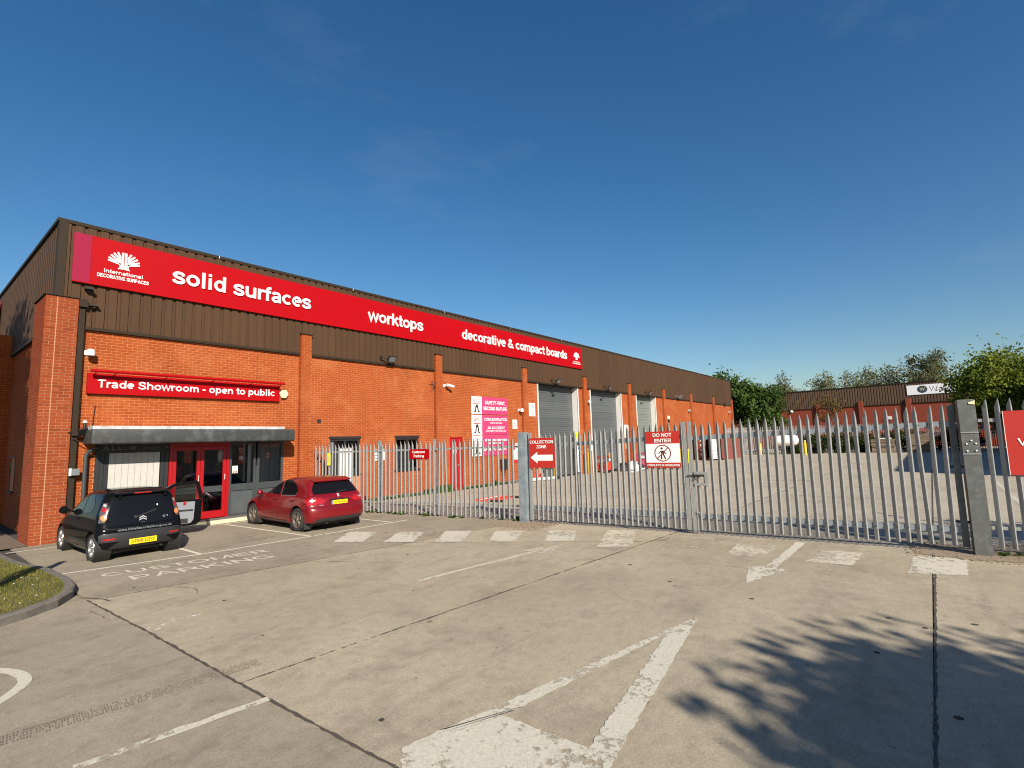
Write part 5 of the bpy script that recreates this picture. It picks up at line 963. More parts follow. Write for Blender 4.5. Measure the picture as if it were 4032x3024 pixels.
for sg in (-1, 1):
    decal(bv, [(2.36, .955), (1.80, 1.345), (1.40, 1.375), (1.30, .95)], 'x', M['carglass'], 'side_window', car, sg=sg)
    decal(bv, [(1.24, .955), (1.33, 1.372), (.95, 1.335), (.66, 1.12), (.74, 1.0)], 'x', M['carglass'], 'side_window', car, sg=sg)
    stroke(bv, [(2.40, .95), (2.46, .62), (2.36, .28), (1.30, .26), (1.27, .95)], 'x', .008, M['black'], 'door_gap', car, sg=sg)
    q = MB(); q.obox((sg*.80, 1.44, .83), (1, 0, 0), (0, 1, 0), (0, 0, 1), .012, .085, .018); q.build('door_handle', M['cblack'], car, False)
    stroke(bv, [(2.35, .40), (.85, .40)], 'x', .045, M['cplast'], 'rubbing_strip', car, sg=sg, off=.008)
    decal(bv, [(sg*.76, .80), (sg*.66, .80), (sg*.625, 1.0), (sg*.60, 1.20), (sg*.655, 1.20), (sg*.73, 1.0)], 'r', M['lampdk'], 'tail_lamp', car, .005, .03)
    for z, r, mt in ((.895, .060, 'lampor'), (1.055, .045, 'lampred'), (1.15, .03, 'lampcl')): decal(bv, circ(sg*.675 if z < 1 else sg*(.655 if z < 1.1 else .64), z, r*.82, 14, r), 'r', M[mt], 'lamp_lens', car, .012, .02)
    decal(bv, [(sg*.70, .44), (sg*.50, .44), (sg*.50, .475), (sg*.70, .475)], 'r', M['lampred'], 'reflector', car, .009, .03)
decal(bv, [(-.60, .715), (.60, .715), (.605, .85), (.575, 1.10), (.535, 1.30), (.45, 1.325), (-.45, 1.325), (-.535, 1.30), (-.575, 1.10), (-.605, .85)], 'r', M['carglass'], 'rear_window', car, .006)
decal(bv, [(-.76, .40), (.76, .40), (.77, .54), (.70, .575), (-.70, .575), (-.77, .54)], 'r', M['cplast'], 'bumper_band', car, .006)
decal(bv, [(-.62, .25), (.62, .25), (.50, .35), (.36, .43), (-.36, .43), (-.50, .35)], 'r', M['black'], 'bumper_recess', car, .0075)
decal(bv, [(-.52, .705), (.52, .705), (.52, .72), (-.52, .72)], 'r', M['black'], 'hatch_gap', car, .004) if False else stroke(bv, [(-.66, .70), (-.6, .655), (.6, .655), (.66, .70)], 'r', .007, M['black'], 'hatch_gap', car)
plate(bv, car, -.255, .255, .305, .418, 'AP08 ODY'); rtext(bv, 'www.EliteSecurityGroup.co.uk', M['lgrey'], car, -.46, .56, .600, .045, .02)
rtext(bv, 'C1', M['chrome'], car, .38, .48, .80, .035, .03, .012, name='badge')
for z in (.80, .845): decal(bv, [(-.07, z-.025), (0, z+.012), (.07, z-.025), (.07, z-.006), (0, z+.032), (-.07, z-.006)], 'r', M['chrome'], 'emblem', car, .014, .03)
decal(bv, [(-.04, .73), (.04, .73), (.04, .752), (-.04, .752)], 'r', M['cplast'], 'hatch_handle', car, .014); decal(bv, circ(.285, 1.08, .014, 8, .02), 'r', M['white'], 'sticker', car, .009, .02)
stroke(bv, [(-.16, .86), (-.06, .875), (.26, .985)], 'r', .022, M['black'], 'rear_wiper', car, .02); decal(bv, circ(-.14, .865, .032, 10), 'r', M['black'], 'wiper_pivot', car, .024, .03)
for x in (-.40, .46): q = MB(); q.box(x-.028, x+.028, .19, .27, 1.27, 1.37); q.build('hatch_hinge', M['cblack'], car, False)
q = MB(); q.prism([(.175, 1.355), (.45, 1.40), (.45, 1.425), (.20, 1.385)], (-.50, 0, 0), (0, 1, 0), (0, 0, 1), (1, 0, 0), 0, 1.0); q.build('roof_spoiler', M['cblack'], car, False); q = MB(); q.box(-.15, .17, .168, .19, 1.36, 1.383); q.build('brake_lamp', M['lampred'], car, False)
q = MB(); q.lathe([(.001, -.075), (.05, -.07), (.085, -.03), (.09, .01), (.075, .045), (.001, .055)], (-.90, 2.18, .985), (0, 1, 0), 16); q.tube([(-.76, 2.24, .95), (-.88, 2.2, .97)], .022, 6); mr = q.build('door_mirror', M['cblack'], car, False, ang=50); q = MB(); q.prism(circ(0, 0, .07, 14), (-.90, 2.103, .985), (1, 0, 0), (0, 0, 1), (0, -1, 0), 0, .004); q.build('mirror_glass', M['carglass'], mr, False)
decal(bv, [(-.60, 1.02), (.60, 1.02), (.52, 1.34), (-.52, 1.34)], 'f', M['carglass'], 'windscreen', car, .004); decal(bv, [(-.45, .30), (.45, .30), (.40, .40), (-.40, .40)], 'f', M['black'], 'grille', car, .005)
for sg in (-1, 1): decal(bv, [(sg*.42, .60), (sg*.68, .62), (sg*.72, .74), (sg*.55, .74)], 'f', M['lampcl'], 'headlamp', car, .005, .03)
q = MB(); q.box(-.7, .7, .2, 3.1, .14, .2); q.tube([(.35, -.0, .20), (.35, .3, .20)], .022, 8); q.build('underbody', M['black'], car, False)
decal(bv, [(2.38, .93), (2.40, .30), (1.33, .28), (1.31, .93), (1.40, 1.375), (1.80, 1.345)], 'x', M['black'], 'door_opening', car, .007, sg=1)
# open front door, hinged at its front edge
th = R(82); hx, hy = .80, 2.42; du = Vector((math.sin(th), -math.cos(th), 0))*1.17; dn = Vector((-math.cos(th), -math.sin(th), 0)); O = Vector((hx, hy, 0)); nv = du.cross(FZ).normalized()
q = MB(); pl_ = [(.03, .27), (.10, .24), (.98, .25), (1.07, .34), (1.10, .93), (.0, .95), (-.02, .6)]; q.prism(pl_, O, du, FZ, nv, -.045, .045); dd = q.build('open_door', M['cblack'], car, False)
for a, b in (((.0, .95), (.52, 1.36)), ((.52, 1.36), (.98, 1.40)), ((.98, 1.40), (1.085, .94))): q = MB(); q.prism(bar(*a, *b, .075), O, du, FZ, nv, -.03, .03); q.build('window_frame', M['cblack'], dd, False)
q = MB(); q.prism([(.04, .955), (.52, 1.33), (.96, 1.365), (1.06, .95)], O, du, FZ, nv, -.004, .004); q.build('window_glass', M['cglass'], dd, False)
q = MB(); q.prism([(.10, .36), (.16, .30), (.86, .31), (.92, .40), (.94, .88), (.08, .90)], O, du, FZ, nv, .046, .062); q.prism([(.10, .36), (.16, .30), (.86, .31), (.92, .40), (.94, .88), (.08, .90)], O, du, FZ, nv, -.062, -.046); q.build('door_trim', M['trim'], dd, False)
for sd_ in (-1, 1): q = MB(); q.prism([(.12, .66), (.90, .64), (.90, .675), (.12, .70)], O, du, FZ, nv, *((.0625, .085) if sd_ > 0 else (-.085, -.0625))); q.prism([(.2, .33), (.8, .33), (.8, .44), (.2, .46)], O, du, FZ, nv, *((.0625, .08) if sd_ > 0 else (-.08, -.0625))); q.build('armrest', M['cplast'], dd, False)
q = MB(); q.prism([(.70, .80), (.76, .80), (.76, .90), (.70, .90)], O, du, FZ, nv, -.075, .075); q.build('door_marker', M['lampred'], dd, False)
q = MB(); q.lathe([(.001, -.075), (.05, -.07), (.085, -.03), (.09, .01), (.075, .045), (.001, .055)], O+du*.12+FZ*1.0-nv*.12, (0, 1, 0), 14); q.build('door_mirror', M['cblack'], dd, False, ang=50)
# --- red five-door hatchback
car = thing('parked_car', (7.55, 11.80, 0), 'dark red five-door hatchback with dusty alloy wheels, nearest the fence', 'car', 'cars parked outside the showroom', R(0.5)); car.scale = (.9, .9, .9)
WR = .318; wy = (.77, 3.39); W0 = .90
T = [(.17,.60,4.0,.77,.3,.6),(.21,.28,4.15,.84,.32,.7),(.255,.07,4.2,.865,.32,.72),(.34,.02,4.23,.885,.33,.75),(.45,.0,4.25,.895,.33,.8),(.57,.005,4.24,.90,.33,.8),(.635,.03,4.18,.899,.32,.8),(.70,.075,4.08,.893,.31,.78),(.77,.09,3.92,.885,.30,.75),(.84,.105,3.66,.872,.30,.75),(.90,.125,3.40,.855,.30,.7),(.95,.15,3.16,.838,.30,.65),(.99,.19,2.98,.818,.30,.6),(1.04,.225,2.84,.800,.28,.55),(1.12,.29,2.66,.770,.28,.5),(1.20,.355,2.47,.738,.28,.46),(1.28,.415,2.28,.702,.28,.42),(1.34,.455,2.12,.668,.26,.4),(1.385,.49,1.98,.615,.26,.38),(1.415,.58,1.82,.54,.28,.36),(1.44,.78,1.66,.44,.3,.34),(1.453,1.0,1.52,.30,.3,.3),(1.457,1.2,1.4,.08,.1,.1)]
me, bv = car_mesh(T, wy, (WR+.06, WR+.012), W0); link('body', me, M['cred'], car, False); arch_liner(car, wy, WR+.061, W0)
for y in wy:
    for sg in (-1, 1):
        wheel(car, sg*(W0-.108), y, WR, .20, sg, M['rimd'], 5, .045); q = MB(); q.prism([(y-WR-.02, .16), (y-WR-.09, .08), (y-WR-.10, .08), (y-WR-.05, .30)], (sg*(W0-.20) if sg > 0 else -(W0-.02), 0, 0), (0, 1, 0), (0, 0, 1), (1, 0, 0), 0, .18); q.build('mud_flap', M['cplast'], car, False)
for sg in (-1, 1):
    decal(bv, [(2.92, .985), (2.28, 1.315), (2.02, 1.375), (1.90, 1.385), (1.80, .965)], 'x', M['carglass'], 'side_window', car, sg=sg)
    decal(bv, [(1.73, .965), (1.83, 1.385), (1.40, 1.365), (1.05, 1.24), (.88, 1.09), (.93, .985)], 'x', M['carglass'], 'side_window', car, sg=sg)
    stroke(bv, [(1.715, .97), (1.81, 1.37)], 'x', .018, M['lgrey'], 'pane_edge_glint', car, sg=sg, off=.007); stroke(bv, [(.88, 1.07), (.94, .972), (1.7, .945)], 'x', .012, M['lgrey'], 'pane_edge_glint', car, sg=sg, off=.007)  # pale strips painted in for the reflection along the rear pane edges
    stroke(bv, [(2.96, .96), (2.93, .62), (2.86, .28), (1.82, .26), (1.78, .95)], 'x', .009, M['black'], 'door_gap', car, sg=sg); stroke(bv, [(1.80, .26), (1.36, .27), (1.20, .50), (.98, .72), (.88, .97)], 'x', .009, M['black'], 'door_gap', car, sg=sg)
    for y in (2.0, 1.08): decal(bv, [(y-.09, .80), (y+.09, .80), (y+.10, .835), (y+.05, .85), (y-.09, .845)], 'x', M['black'], 'handle_recess', car, .004, .03, sg=sg); q = MB(); p = surf(bv, y, .83, 'x', sg, .02); q.obox(p, (1, 0, 0), (0, 1, 0), (0, 0, 1), .010, .10, .014); q.build('door_handle', M['cred'], car, False)
    stroke(bv, [(2.85, .235), (1.3, .235)], 'x', .06, M['cplast'], 'sill_trim', car, sg=sg, off=.006)
    decal(bv, [(sg*.885, .72), (sg*.60, .745), (sg*.42, .80), (sg*.40, .835), (sg*.52, .89), (sg*.84, .905)], 'r', M['lampred'], 'tail_lamp', car, .006, .03)
    decal(bv, [(.12 if 0 else .10, .74), (.42, .80), (.46, .88), (.12, .905)], 'x', M['lampred'], 'tail_lamp', car, .006, .03, sg=sg)
    decal(bv, [(sg*.84, .82), (sg*.70, .825), (sg*.66, .865), (sg*.80, .875)], 'r', M['lampcl'], 'lamp_lens', car, .010, .03)
decal(bv, [(-.70, 1.0), (.70, 1.0), (.665, 1.14), (.56, 1.305), (-.56, 1.305), (-.665, 1.14)], 'r', M['carglass'], 'rear_window', car, .006)
q = MB(); q.prism([(.37, 1.335), (.66, 1.405), (.66, 1.43), (.39, 1.362)], (-.58, 0, 0), (0, 1, 0), (0, 0, 1), (1, 0, 0), 0, 1.16); q.build('roof_spoiler', M['cred'], car, False)
decal(bv, [(-.68, .255), (.68, .255), (.74, .31), (.62, .365), (-.62, .365), (-.74, .31)], 'r', M['cplast'], 'bumper_trim', car, .007)
stroke(bv, [(-.84, .70), (-.62, .635), (.62, .635), (.84, .70)], 'r', .009, M['black'], 'hatch_gap', car); stroke(bv, [(-.46, .88), (-.55, .64)], 'r', .007, M['black'], 'hatch_gap', car); stroke(bv, [(.46, .88), (.55, .64)], 'r', .007, M['black'], 'hatch_gap', car)
decal(bv, [(-.30, .70), (.30, .70), (.30, .845), (-.30, .845)], 'r', M['cred'], 'plate_recess', car, .004); plate(bv, car, -.26, .26, .705, .815, 'HV14 AOA', True, .008)
q = MB(); q.box(-.30, .30, .04, .12, .838, .856); q.build('hatch_handle', M['black'], car, False)
decal(bv, [(-.03, .905), (0, .895), (.03, .91), (.025, .945), (.035, .965), (.01, .985), (-.025, .975), (-.035, .945), (-.01, .935)], 'r', M['chrome'], 'emblem', car, .012, .02); rtext(bv, '308', M['chrome'], car, -.60, -.48, .70, .022, .02, .008, name='badge')
stroke(bv, [(-.02, 1.02), (.34, 1.05)], 'r', .02, M['black'], 'rear_wiper', car, .018)
q = MB(); q.tube([(0, .95, 1.43), (0, .80, 1.58)], [.006, .003], 6); q.box(-.02, .02, .90, 1.0, 1.43, 1.455); q.build('aerial', M['black'], car, False)
decal(bv, [(-.66, 1.06), (.66, 1.06), (.58, 1.35), (-.58, 1.35)], 'f', M['carglass'], 'windscreen', car, .004); decal(bv, [(-.5, .48), (.5, .48), (.45, .64), (-.45, .64)], 'f', M['black'], 'grille', car, .005)
for sg in (-1, 1):
    decal(bv, [(sg*.45, .70), (sg*.74, .70), (sg*.80, .80), (sg*.62, .80)], 'f', M['lampcl'], 'headlamp', car, .005, .03)
    q = MB(); q.lathe([(.001, -.07), (.06, -.06), (.085, -.02), (.085, .02), (.05, .07), (.001, .085)], (sg*.985, 2.72, 1.0), (0, 1, 0), 14); q.tube([(sg*.80, 2.74, .965), (sg*.95, 2.73, .985)], .025, 6); q.build('door_mirror', M['cred'], car, False, ang=50)
q = MB(); q.box(-.75, .75, .3, 3.9, .15, .22); q.tube([(-.4, .02, .22), (-.4, .4, .22)], .028, 8); q.build('underbody', M['black'], car, False)
# ------------------------------------------------------------------ clutter in the yard
def bollard(x, y, lab, h=1.05, r=.075, cap=False):
    t = thing('bollard', (x, y, 0), lab, 'bollard', 'yellow steel bollards'); q = MB(); q.lathe([(r*1.0, 0), (r, h-.03), (r*.7, h), (.001, h+.01)], (x, y, 0), (0, 0, 1), 16); q.build('shaft', M['yellow'], t, ang=50)
    q = MB(); q.lathe([(r*1.9, 0), (r*1.9, .015), (r*1.01, .016)], (x, y, 0), (0, 0, 1), 16); q.build('base_plate', M['galv'], t)
    if cap: q = MB(); q.lathe([(.001, .0), (.07, .03), (.09, .10), (.06, .17), (.001, .19)], (x, y, h+.012), (0, 0, 1), 12); q.build('cap', M['cream'], t, ang=60)
bollard(26.85, 15.9, 'yellow bollard with pale cap beside the first loading door', 1.35, .09, True); bollard(22.75, 15.6, 'thin yellow bollard left of the first loading door', 1.3, .055); bollard(56.66, 13.5, 'yellow bollard at the corner of red container', 1.15, .11); bollard(56.19, 9.39, 'yellow bollard in front of the hedge, capped with a pale ring', 1.2, .11, True)
def barrier(x, y, rz, mt, lab, h=1.0, w_=1.25, flat_=False):
    t = thing('plastic_barrier', (x, y, 0), lab, 'barrier', 'plastic road barriers'); c, s = math.cos(rz), math.sin(rz); ex = Vector((c, s, 0)); up_ = Vector((0, 0, 1)); nn = ex.cross(up_)
    if flat_: up_ = Vector((-s, c, 0)); nn = Vector((0, 0, 1))
    o = Vector((x, y, .03 if flat_ else .0)); q = MB()
    def bx(a0, a1, z0, z1): q.obox(o+ex*((a0+a1)/2)+up_*((z0+z1)/2), ex, up_, nn, (a1-a0)/2, (z1-z0)/2, .022)
    bx(-w_/2, -w_/2+.10, .05, h-.06); bx(w_/2-.10, w_/2, .05, h-.06); bx(-w_/2+.06, w_/2-.06, h-.14, h); bx(-w_/2+.10, w_/2-.10, .10, .20); bx(-w_/2+.10, w_/2-.10, .48, .60)
    for k in range(4): a = -w_/2+.20+k*(w_-.4)/3; bx(a-.03, a+.03, .20, .48)
    q.build('frame', M[mt], t); q = MB(); q.obox(o+up_*.74+nn*.024, ex, up_, nn, w_/2-.13, .08, .003); q.build('reflector', M['white'], t); q = MB()
    for a in (-w_/2+.1, w_/2-.1): q.obox(o+ex*a+up_*.03, ex, up_, nn, .09, .03, .25) if not flat_ else q.obox(o+ex*a+up_*.03, ex, up_, nn, .13, .22, .03)
    q.build('foot', M['black'], t); return t
barrier(14.45, 12.0, .12, 'orange', 'red plastic barrier lying flat with its black feet out', 1.0, 1.5, True)
barrier(28.3, 15.9, 1.2, 'orange', 'red barrier standing by the second loading door', 1.0, 1.0); barrier(29.7, 16.1, .2, 'orange', 'red barrier leaning behind the black rubbish heap', 1.0, 1.0); barrier(33.6, 15.6, 1.5, 'pink', 'pink barrier by the white notice post', 1.05, 1.0); barrier(35.1, 15.5, .3, 'orange', 'red barrier in front of the third loading door', 1.0, 1.1); barrier(36.4, 15.3, .4, 'yellow', 'orange-yellow barrier beside the DO NOT ENTER board', 1.1, 1.0)
t = thing('barrier_lamp', (29.2, 15.7, 0), 'yellow lamp on a pole above the red barriers', 'lamp'); q = MB(); q.box(29.0, 29.3, 15.6, 15.75, .92, 1.2); q.build('lamp', M['yellow'], t); q = MB(); q.tube([(29.15, 15.68, 0), (29.15, 15.68, .92)], .03, 8); q.build('pole', M['white'], t)
t = thing('rubbish_heap', (30.5, 15.0, 0), 'heap of black sacks and white sheeting near the second door', 'rubbish')
for k, (x, y, r, h, mt) in enumerate([(30.0, 15.3, .5, .55, 'black'), (30.8, 15.1, .6, .65, 'black'), (31.4, 14.9, .45, .45, 'black'), (30.5, 14.9, .5, .62, 'offwhite'), (31.2, 15.2, .45, .66, 'offwhite')]):
    V, F = [], []; rg = random.Random(k); n, m = 10, 6
    for j in range(m+1):
        a = math.pi/2*j/m
        for i in range(n): f = 1+rg.uniform(-.2, .2); V.append((x+r*math.cos(a)*math.cos(2*math.pi*i/n)*f, y+r*.8*math.cos(a)*math.sin(2*math.pi*i/n)*f, h*math.sin(a)*(1+rg.uniform(-.08, .08))))
    F = [(j*n+i, j*n+(i+1) % n, (j+1)*n+(i+1) % n, (j+1)*n+i) for j in range(m) for i in range(n)]; me = bpy.data.meshes.new('sack'); me.from_pydata(V, [], F); me.shade_smooth(); link('sack', me, M[mt], t)
q = MB()
for k in range(8): x = 29.3+random.random()*2.4; y = 14.2+random.random()*.5; q.obox((x, y, .05+.05*(k % 3)), (1, random.uniform(-.3, .3), .05), (0, 1, 0), (0, 0, 1), .45, .09, .03)
q.build('pallet_slats', M['offwhite'], t)
t = thing('plank_pile', (33.5, 13.6, 0), 'loose grey planks dumped in the yard below the sign', 'planks')
for k in range(9):
    a = random.uniform(-.5, .9); c = Vector((33.0+random.random()*1.8, 13.2+random.random()*1.0, .06+.07*k*.5)); q = MB(); q.obox(c, (math.cos(a), math.sin(a), random.uniform(-.2, .25)), (-math.sin(a), math.cos(a), 0), (0, 0, 1), random.uniform(.5, .9), .07, .025); q.build('plank', M['wood'], t)
t = thing('grit_bin', (40.2, 15.4, 0), 'bright yellow bin against the wall near the container', 'bin'); q = MB(); q.prism([(-.42, 0), (.42, 0), (.5, .95), (-.5, .95)], (40.2, 15.8, 0), (1, 0, 0), (0, 0, 1), (0, -1, 0), 0, .8); q.build('body', M['hiviz'], t); q = MB(); q.prism([(-.54, .955), (.54, .955), (.50, 1.10), (-.50, 1.10)], (40.2, 15.83, 0), (1, 0, 0), (0, 0, 1), (0, -1, 0), 0, .86); q.build('lid', M['hiviz'], t)
t = thing('sill_pipe', (21.6, 15.9, 0), 'white pipe lying along the kerb under the gate sign', 'pipe'); q = MB(); q.tube([(20.5, 16.2, .10), (22.7, 15.55, .10)], .085, 10); q.build('pipe', M['offwhite'], t); q = MB(); q.box(22.8, 23.3, 15.6, 15.9, 0, .16); q.build('block', M['black'], t)
t = thing('red_crate', (21.9, 16.0, 0), 'low red crate with weeds behind the pipe', 'crate'); q = MB(); frame(q, 21.4, 22.3, .14, .36, 16.0, 16.3, .08); q.box(21.5, 21.6, 16.0, 16.3, .22, .28).box(21.8, 21.9, 16.0, 16.3, .22, .28); q.build('crate', M['orange'], t)
# red shipping container with one white-lined door swung open
t = thing('shipping_container', (46, 15, 0), 'rusty red shipping container with its white-lined door open', 'container'); cx0, cx1, cy0, cy1, ch = 45.2, 51.2, 13.75, 16.1, 2.06
q = MB(); q.box(cx0, cx1, cy0, cy1, .0, .14).box(cx0, cx1, cy0, cy1, ch-.06, ch).box(cx1-.06, cx1, cy0, cy1, .14, ch-.06).box(cx0, cx1, cy1-.06, cy1, .14, ch-.06); q.build('shell', M['contred'], t)
q = MB(); V = []; nn_ = 36
for k in range(nn_+1): x = cx0+.1+(cx1-cx0-.2)*k/nn_; y = cy0+(.04 if (k//2) % 2 else 0); V += [(x, y, .14), (x, y, ch-.06)]
q.add(V, [(2*k, 2*k+2, 2*k+3, 2*k+1) for k in range(nn_)]); q.build('side_wall', M['contred'], t)
q = MB(); [q.box(x, x+.1, cy0-.02, cy0+.1, 0, ch) for x in (cx0, cx1-.1)]; q.box(cx0, cx0+.1, cy1-.1, cy1+.01, 0, ch); q.build('corner_post', M['contred'], t)
q = MB(); q.box(cx0+.12, cx1-.2, cy1-.12, cy1-.07, .14, ch-.06).box(cx1-.18, cx1-.08, cy0+.1, cy1-.1, .14, ch-.06); q.build('lining', M['dark'], t)
q = MB(); q.obox((44.55, 14.15, 1.05), Vector((-.95, .30, 0)).normalized(), Vector((-.30, -.95, 0)).normalized(), FZ, .58, .03, .92); dd = q.build('door', M['white'], t); q = MB()
for z in (.5, .85, 1.2, 1.55, 1.8): q.obox((44.53, 14.105, z), Vector((-.95, .30, 0)).normalized(), Vector((-.30, -.95, 0)).normalized(), FZ, .5, .012, .012)
q.build('rib', M['lgrey'], dd); q = MB(); q.box(cx0-.04, cx0, cy1-1.0, cy1-.02, .16, ch-.1); dl = q.build('door', M['contred'], t); q = MB()
for z in (.4, .8, 1.2, 1.6): q.box(cx0-.055, cx0-.04, cy1-.9, cy1-.5, z, z+.16)
q.build('door_sticker', M['offwhite'], dl)
t = thing('gas_tank', (57.5, 11.3, 0), 'white horizontal gas tank on legs in front of the far fence', 'tank'); q = MB(); ax = Vector((.25, -1, 0)).normalized(); q.lathe([(.001, -1.25), (.25, -1.2), (.45, -1.06), (.56, -.85), (.58, -.7), (.58, .7), (.56, .85), (.45, 1.06), (.25, 1.2), (.001, 1.25)], (57.6, 11.4, 1.42), ax, 20); q.build('vessel', M['white'], t, ang=60)
q = MB(); q.lathe([(.2, 0), (.2, .14), (.14, .2), (.001, .21)], (57.6, 11.4, 1.97), (0, 0, 1), 14); q.build('valve_cover', M['cream'], t); q = MB()
for s_ in (-.6, .6):
    c = Vector((57.6, 11.4, 0))+ax*s_; q.tube([c+Vector((-.4, 0, 0)), c+Vector((-.3, 0, .95))], .05, 6); q.tube([c+Vector((.4, 0, 0)), c+Vector((.3, 0, .95))], .05, 6)
q.build('leg', M['galv'], t)
t = thing('storage_unit', (63, 19, 0), 'blue storage unit half hidden behind the dark tree', 'container'); q = MB(); q.box(61.5, 66, 18.6, 22, .1, 2.9); q.build('body', M['blue'], t); q = MB(); q.box(61.45, 61.5, 19, 20.4, .2, 2.7); q.build('door', M['blue'], t)
for i, (x, y, n, lab) in enumerate([(61.2, 3.6, 9, 'pallet stack with a white sheet on top, left of the two'), (61.6, .8, 12, 'taller pallet stack in the shade, right of the two')]):
    t = thing('pallet_stack', (x, y, 0), lab, 'pallets', 'stacks of timber pallets'); 
    for k in range(n):
        q = MB(); z = k*.145; jx, jy = random.uniform(-.05, .05), random.uniform(-.05, .05)
        for j in range(5): q.box(x-.6+jx, x+.6+jx, y-.95+j*.42+jy, y-.80+j*.42+jy, z+.115, z+.138)
        for j in range(3): q.box(x-.6+jx+j*.52, x-.45+jx+j*.52, y-.95+jy, y+.88+jy, z, z+.115)
        q.build('pallet', M['wood'], t)
    if i == 0: q = MB(); q.box(x-.5, x+.5, y-.7, y+.5, n*.145, n*.145+.1); q.build('sheet', M['offwhite'], t)
# weeds along the foot of the wall and in the joints
V, F, TN = [], [], []
def tuft(x, y, n, r, h):
    for k in range(n):
        a = random.uniform(0, 6.28); d = random.uniform(0, r); px, py = x+d*math.cos(a), y+d*math.sin(a)*.6; hh_ = h*random.uniform(.4, 1); w_ = .012+.02*random.random(); b = len(V)
        V.extend([(px-w_, py, 0), (px+w_, py, 0), (px+w_+random.gauss(0, .05), py+random.gauss(0, .05), hh_), (px-w_+random.gauss(0, .05), py-.01+random.gauss(0, .05), hh_*.9)]); F.append((b, b+1, b+2, b+3)); TN.append(random.random())
for k in range(46): x = random.uniform(11.5, 21.5); tuft(x, D-.07, 22, .16, random.choice([.08, .14, .28 if abs(x-15.3) < .9 or abs(x-19.3) < .6 else .12]))
for k in range(20): tuft(random.uniform(14.9, 15.8), D-.12, 26, .2, .32)
for k in range(14): tuft(random.uniform(21.3, 22.4), D-.12, 24, .2, .35)
for k in range(14): tuft(9.4+random.random()*.8, D-.12, 20, .15, .16)
for k in range(60):
    t_ = random.random(); p = GA.lerp(WL, t_) if k % 2 else GB.lerp(GB+GE*4, t_); tuft(p.x+random.gauss(.04, .05), p.y, 10, .08, random.choice([.05, .07, .12]))
tag(link('weeds', nmesh('weeds', V, F, TN), M['leafd']), 'weeds growing along the foot of the wall', kind='stuff')
# ------------------------------------------------------------------ far unit across the estate road
WA = Vector((83.14, 18.62)); eW = Vector((-.16, -.987)).normalized(); wo_, wx, wz, wn = fence_frame(WA, eW); S0, S1 = -8.5, 62
bw = thing('brick_unit', tuple(wo_), 'long brown and red brick unit standing behind the far fence', 'building')
def wbox(name, s0, s1, z0, z1, d0, d1, mt, par, own=True):
    q = MB(); q.obox(wo_+wx*((s0+s1)/2)+wn*((d0+d1)/2)+FZ*((z0+z1)/2), wx, wn, FZ, (s1-s0)/2, (d1-d0)/2, (z1-z0)/2); return q.build(name, mt, par)
M['farbrick'] = mat('far_brick', (.25, .045, .020), .85, var=.12, scale=9, stretch=(1, 1, 6)); M['farclad'] = mat('far_cladding', (.125, .078, .050), .6, spec=.15, var=.06, scale=2)
wbox('wall', S0, S1, 0, 5.45, -.4, 0, M['farbrick'], bw); wbox('roof', S0, S1, 7.5, 7.7, -34, -.1, M['roof'], bw); wbox('end_wall', S0, S0+.3, 0, 7.45, -33.5, -.41, M['farbrick'], bw)
V = []; q = MB(); ps = [S0+k*.30+o for k in range(int((S1-S0)/.30)) for o in (0, .18, .20, .28)]
for k, s in enumerate(ps):
    d = .06 if k % 4 in (0, 1) else .0
    for z in (5.40, 7.86): V.append(tuple(wo_+wx*s+wn*d+FZ*z))
q.add(V, [(2*k, 2*k+2, 2*k+3, 2*k+1) for k in range(len(ps)-1)]); q.build('cladding', M['farclad'], bw); wbox('parapet_trim', S0-.05, S1, 7.86, 8.0, -.3, .10, M['flash'], bw); wbox('drip_trim', S0, S1, 5.36, 5.42, .0, .09, M['flash'], bw)
for k in range(-1, 13): s = 1.75+k*5.05; wbox('pier', s, s+.5, 0, 6.0, .001, .22, M['farbrick'], bw)
t = thing('unit_sign', tuple(wo_+wx*20), 'white fascia sign with dark disc and letters Wa on the far unit', 'sign')
wbox('panel', 17.14, 29.0, 6.38, 7.56, .075, .115, mat('bright_white', (.9, .9, .9), .5), t); O = wo_+wn*.115; flat('disc', circ(18.66, 7.0, .50, 24, .45), mat('slate_print', (.05, .065, .075), .5), t, O, wx, FZ, 0, .004)
text('lettering', 'W', M['cream'], t, O, wx, FZ, 18.42, 18.92, 6.86, .32, .03, .002, .004)
for s, a, b in (('W', 19.33, 20.15), ('a', 20.22, 20.62)): text('lettering', s, MATS['slate_print'], t, O, wx, FZ, a, b, 6.68, .60 if s == 'W' else .56, .0, .002, .0)
q = MB(); q.prism(bar(20.72, 6.67, 20.72, 7.32, .11), O, wx, FZ, wn, 0, .002); q.build('lettering', MATS['slate_print'], t)
for s, z, lab in ((3.55, 5.2, 'white round lamp left of the sapling on the far unit'),): t = thing('bulkhead_lamp', tuple(wo_+wx*s+FZ*z), lab, 'lamp'); q = MB(); q.lathe([(.001, .22), (.15, .18), (.22, 0)], wo_+wx*s+wn*.0+FZ*z, wn, 12); q.build('diffuser', M['white'], t)
t = thing('wall_box', tuple(wo_+wx*15+FZ*3.6), 'small white box on the far brick wall', 'box'); wbox('casing', 14.85, 15.25, 3.5, 3.9, .001, .2, M['white'], t)
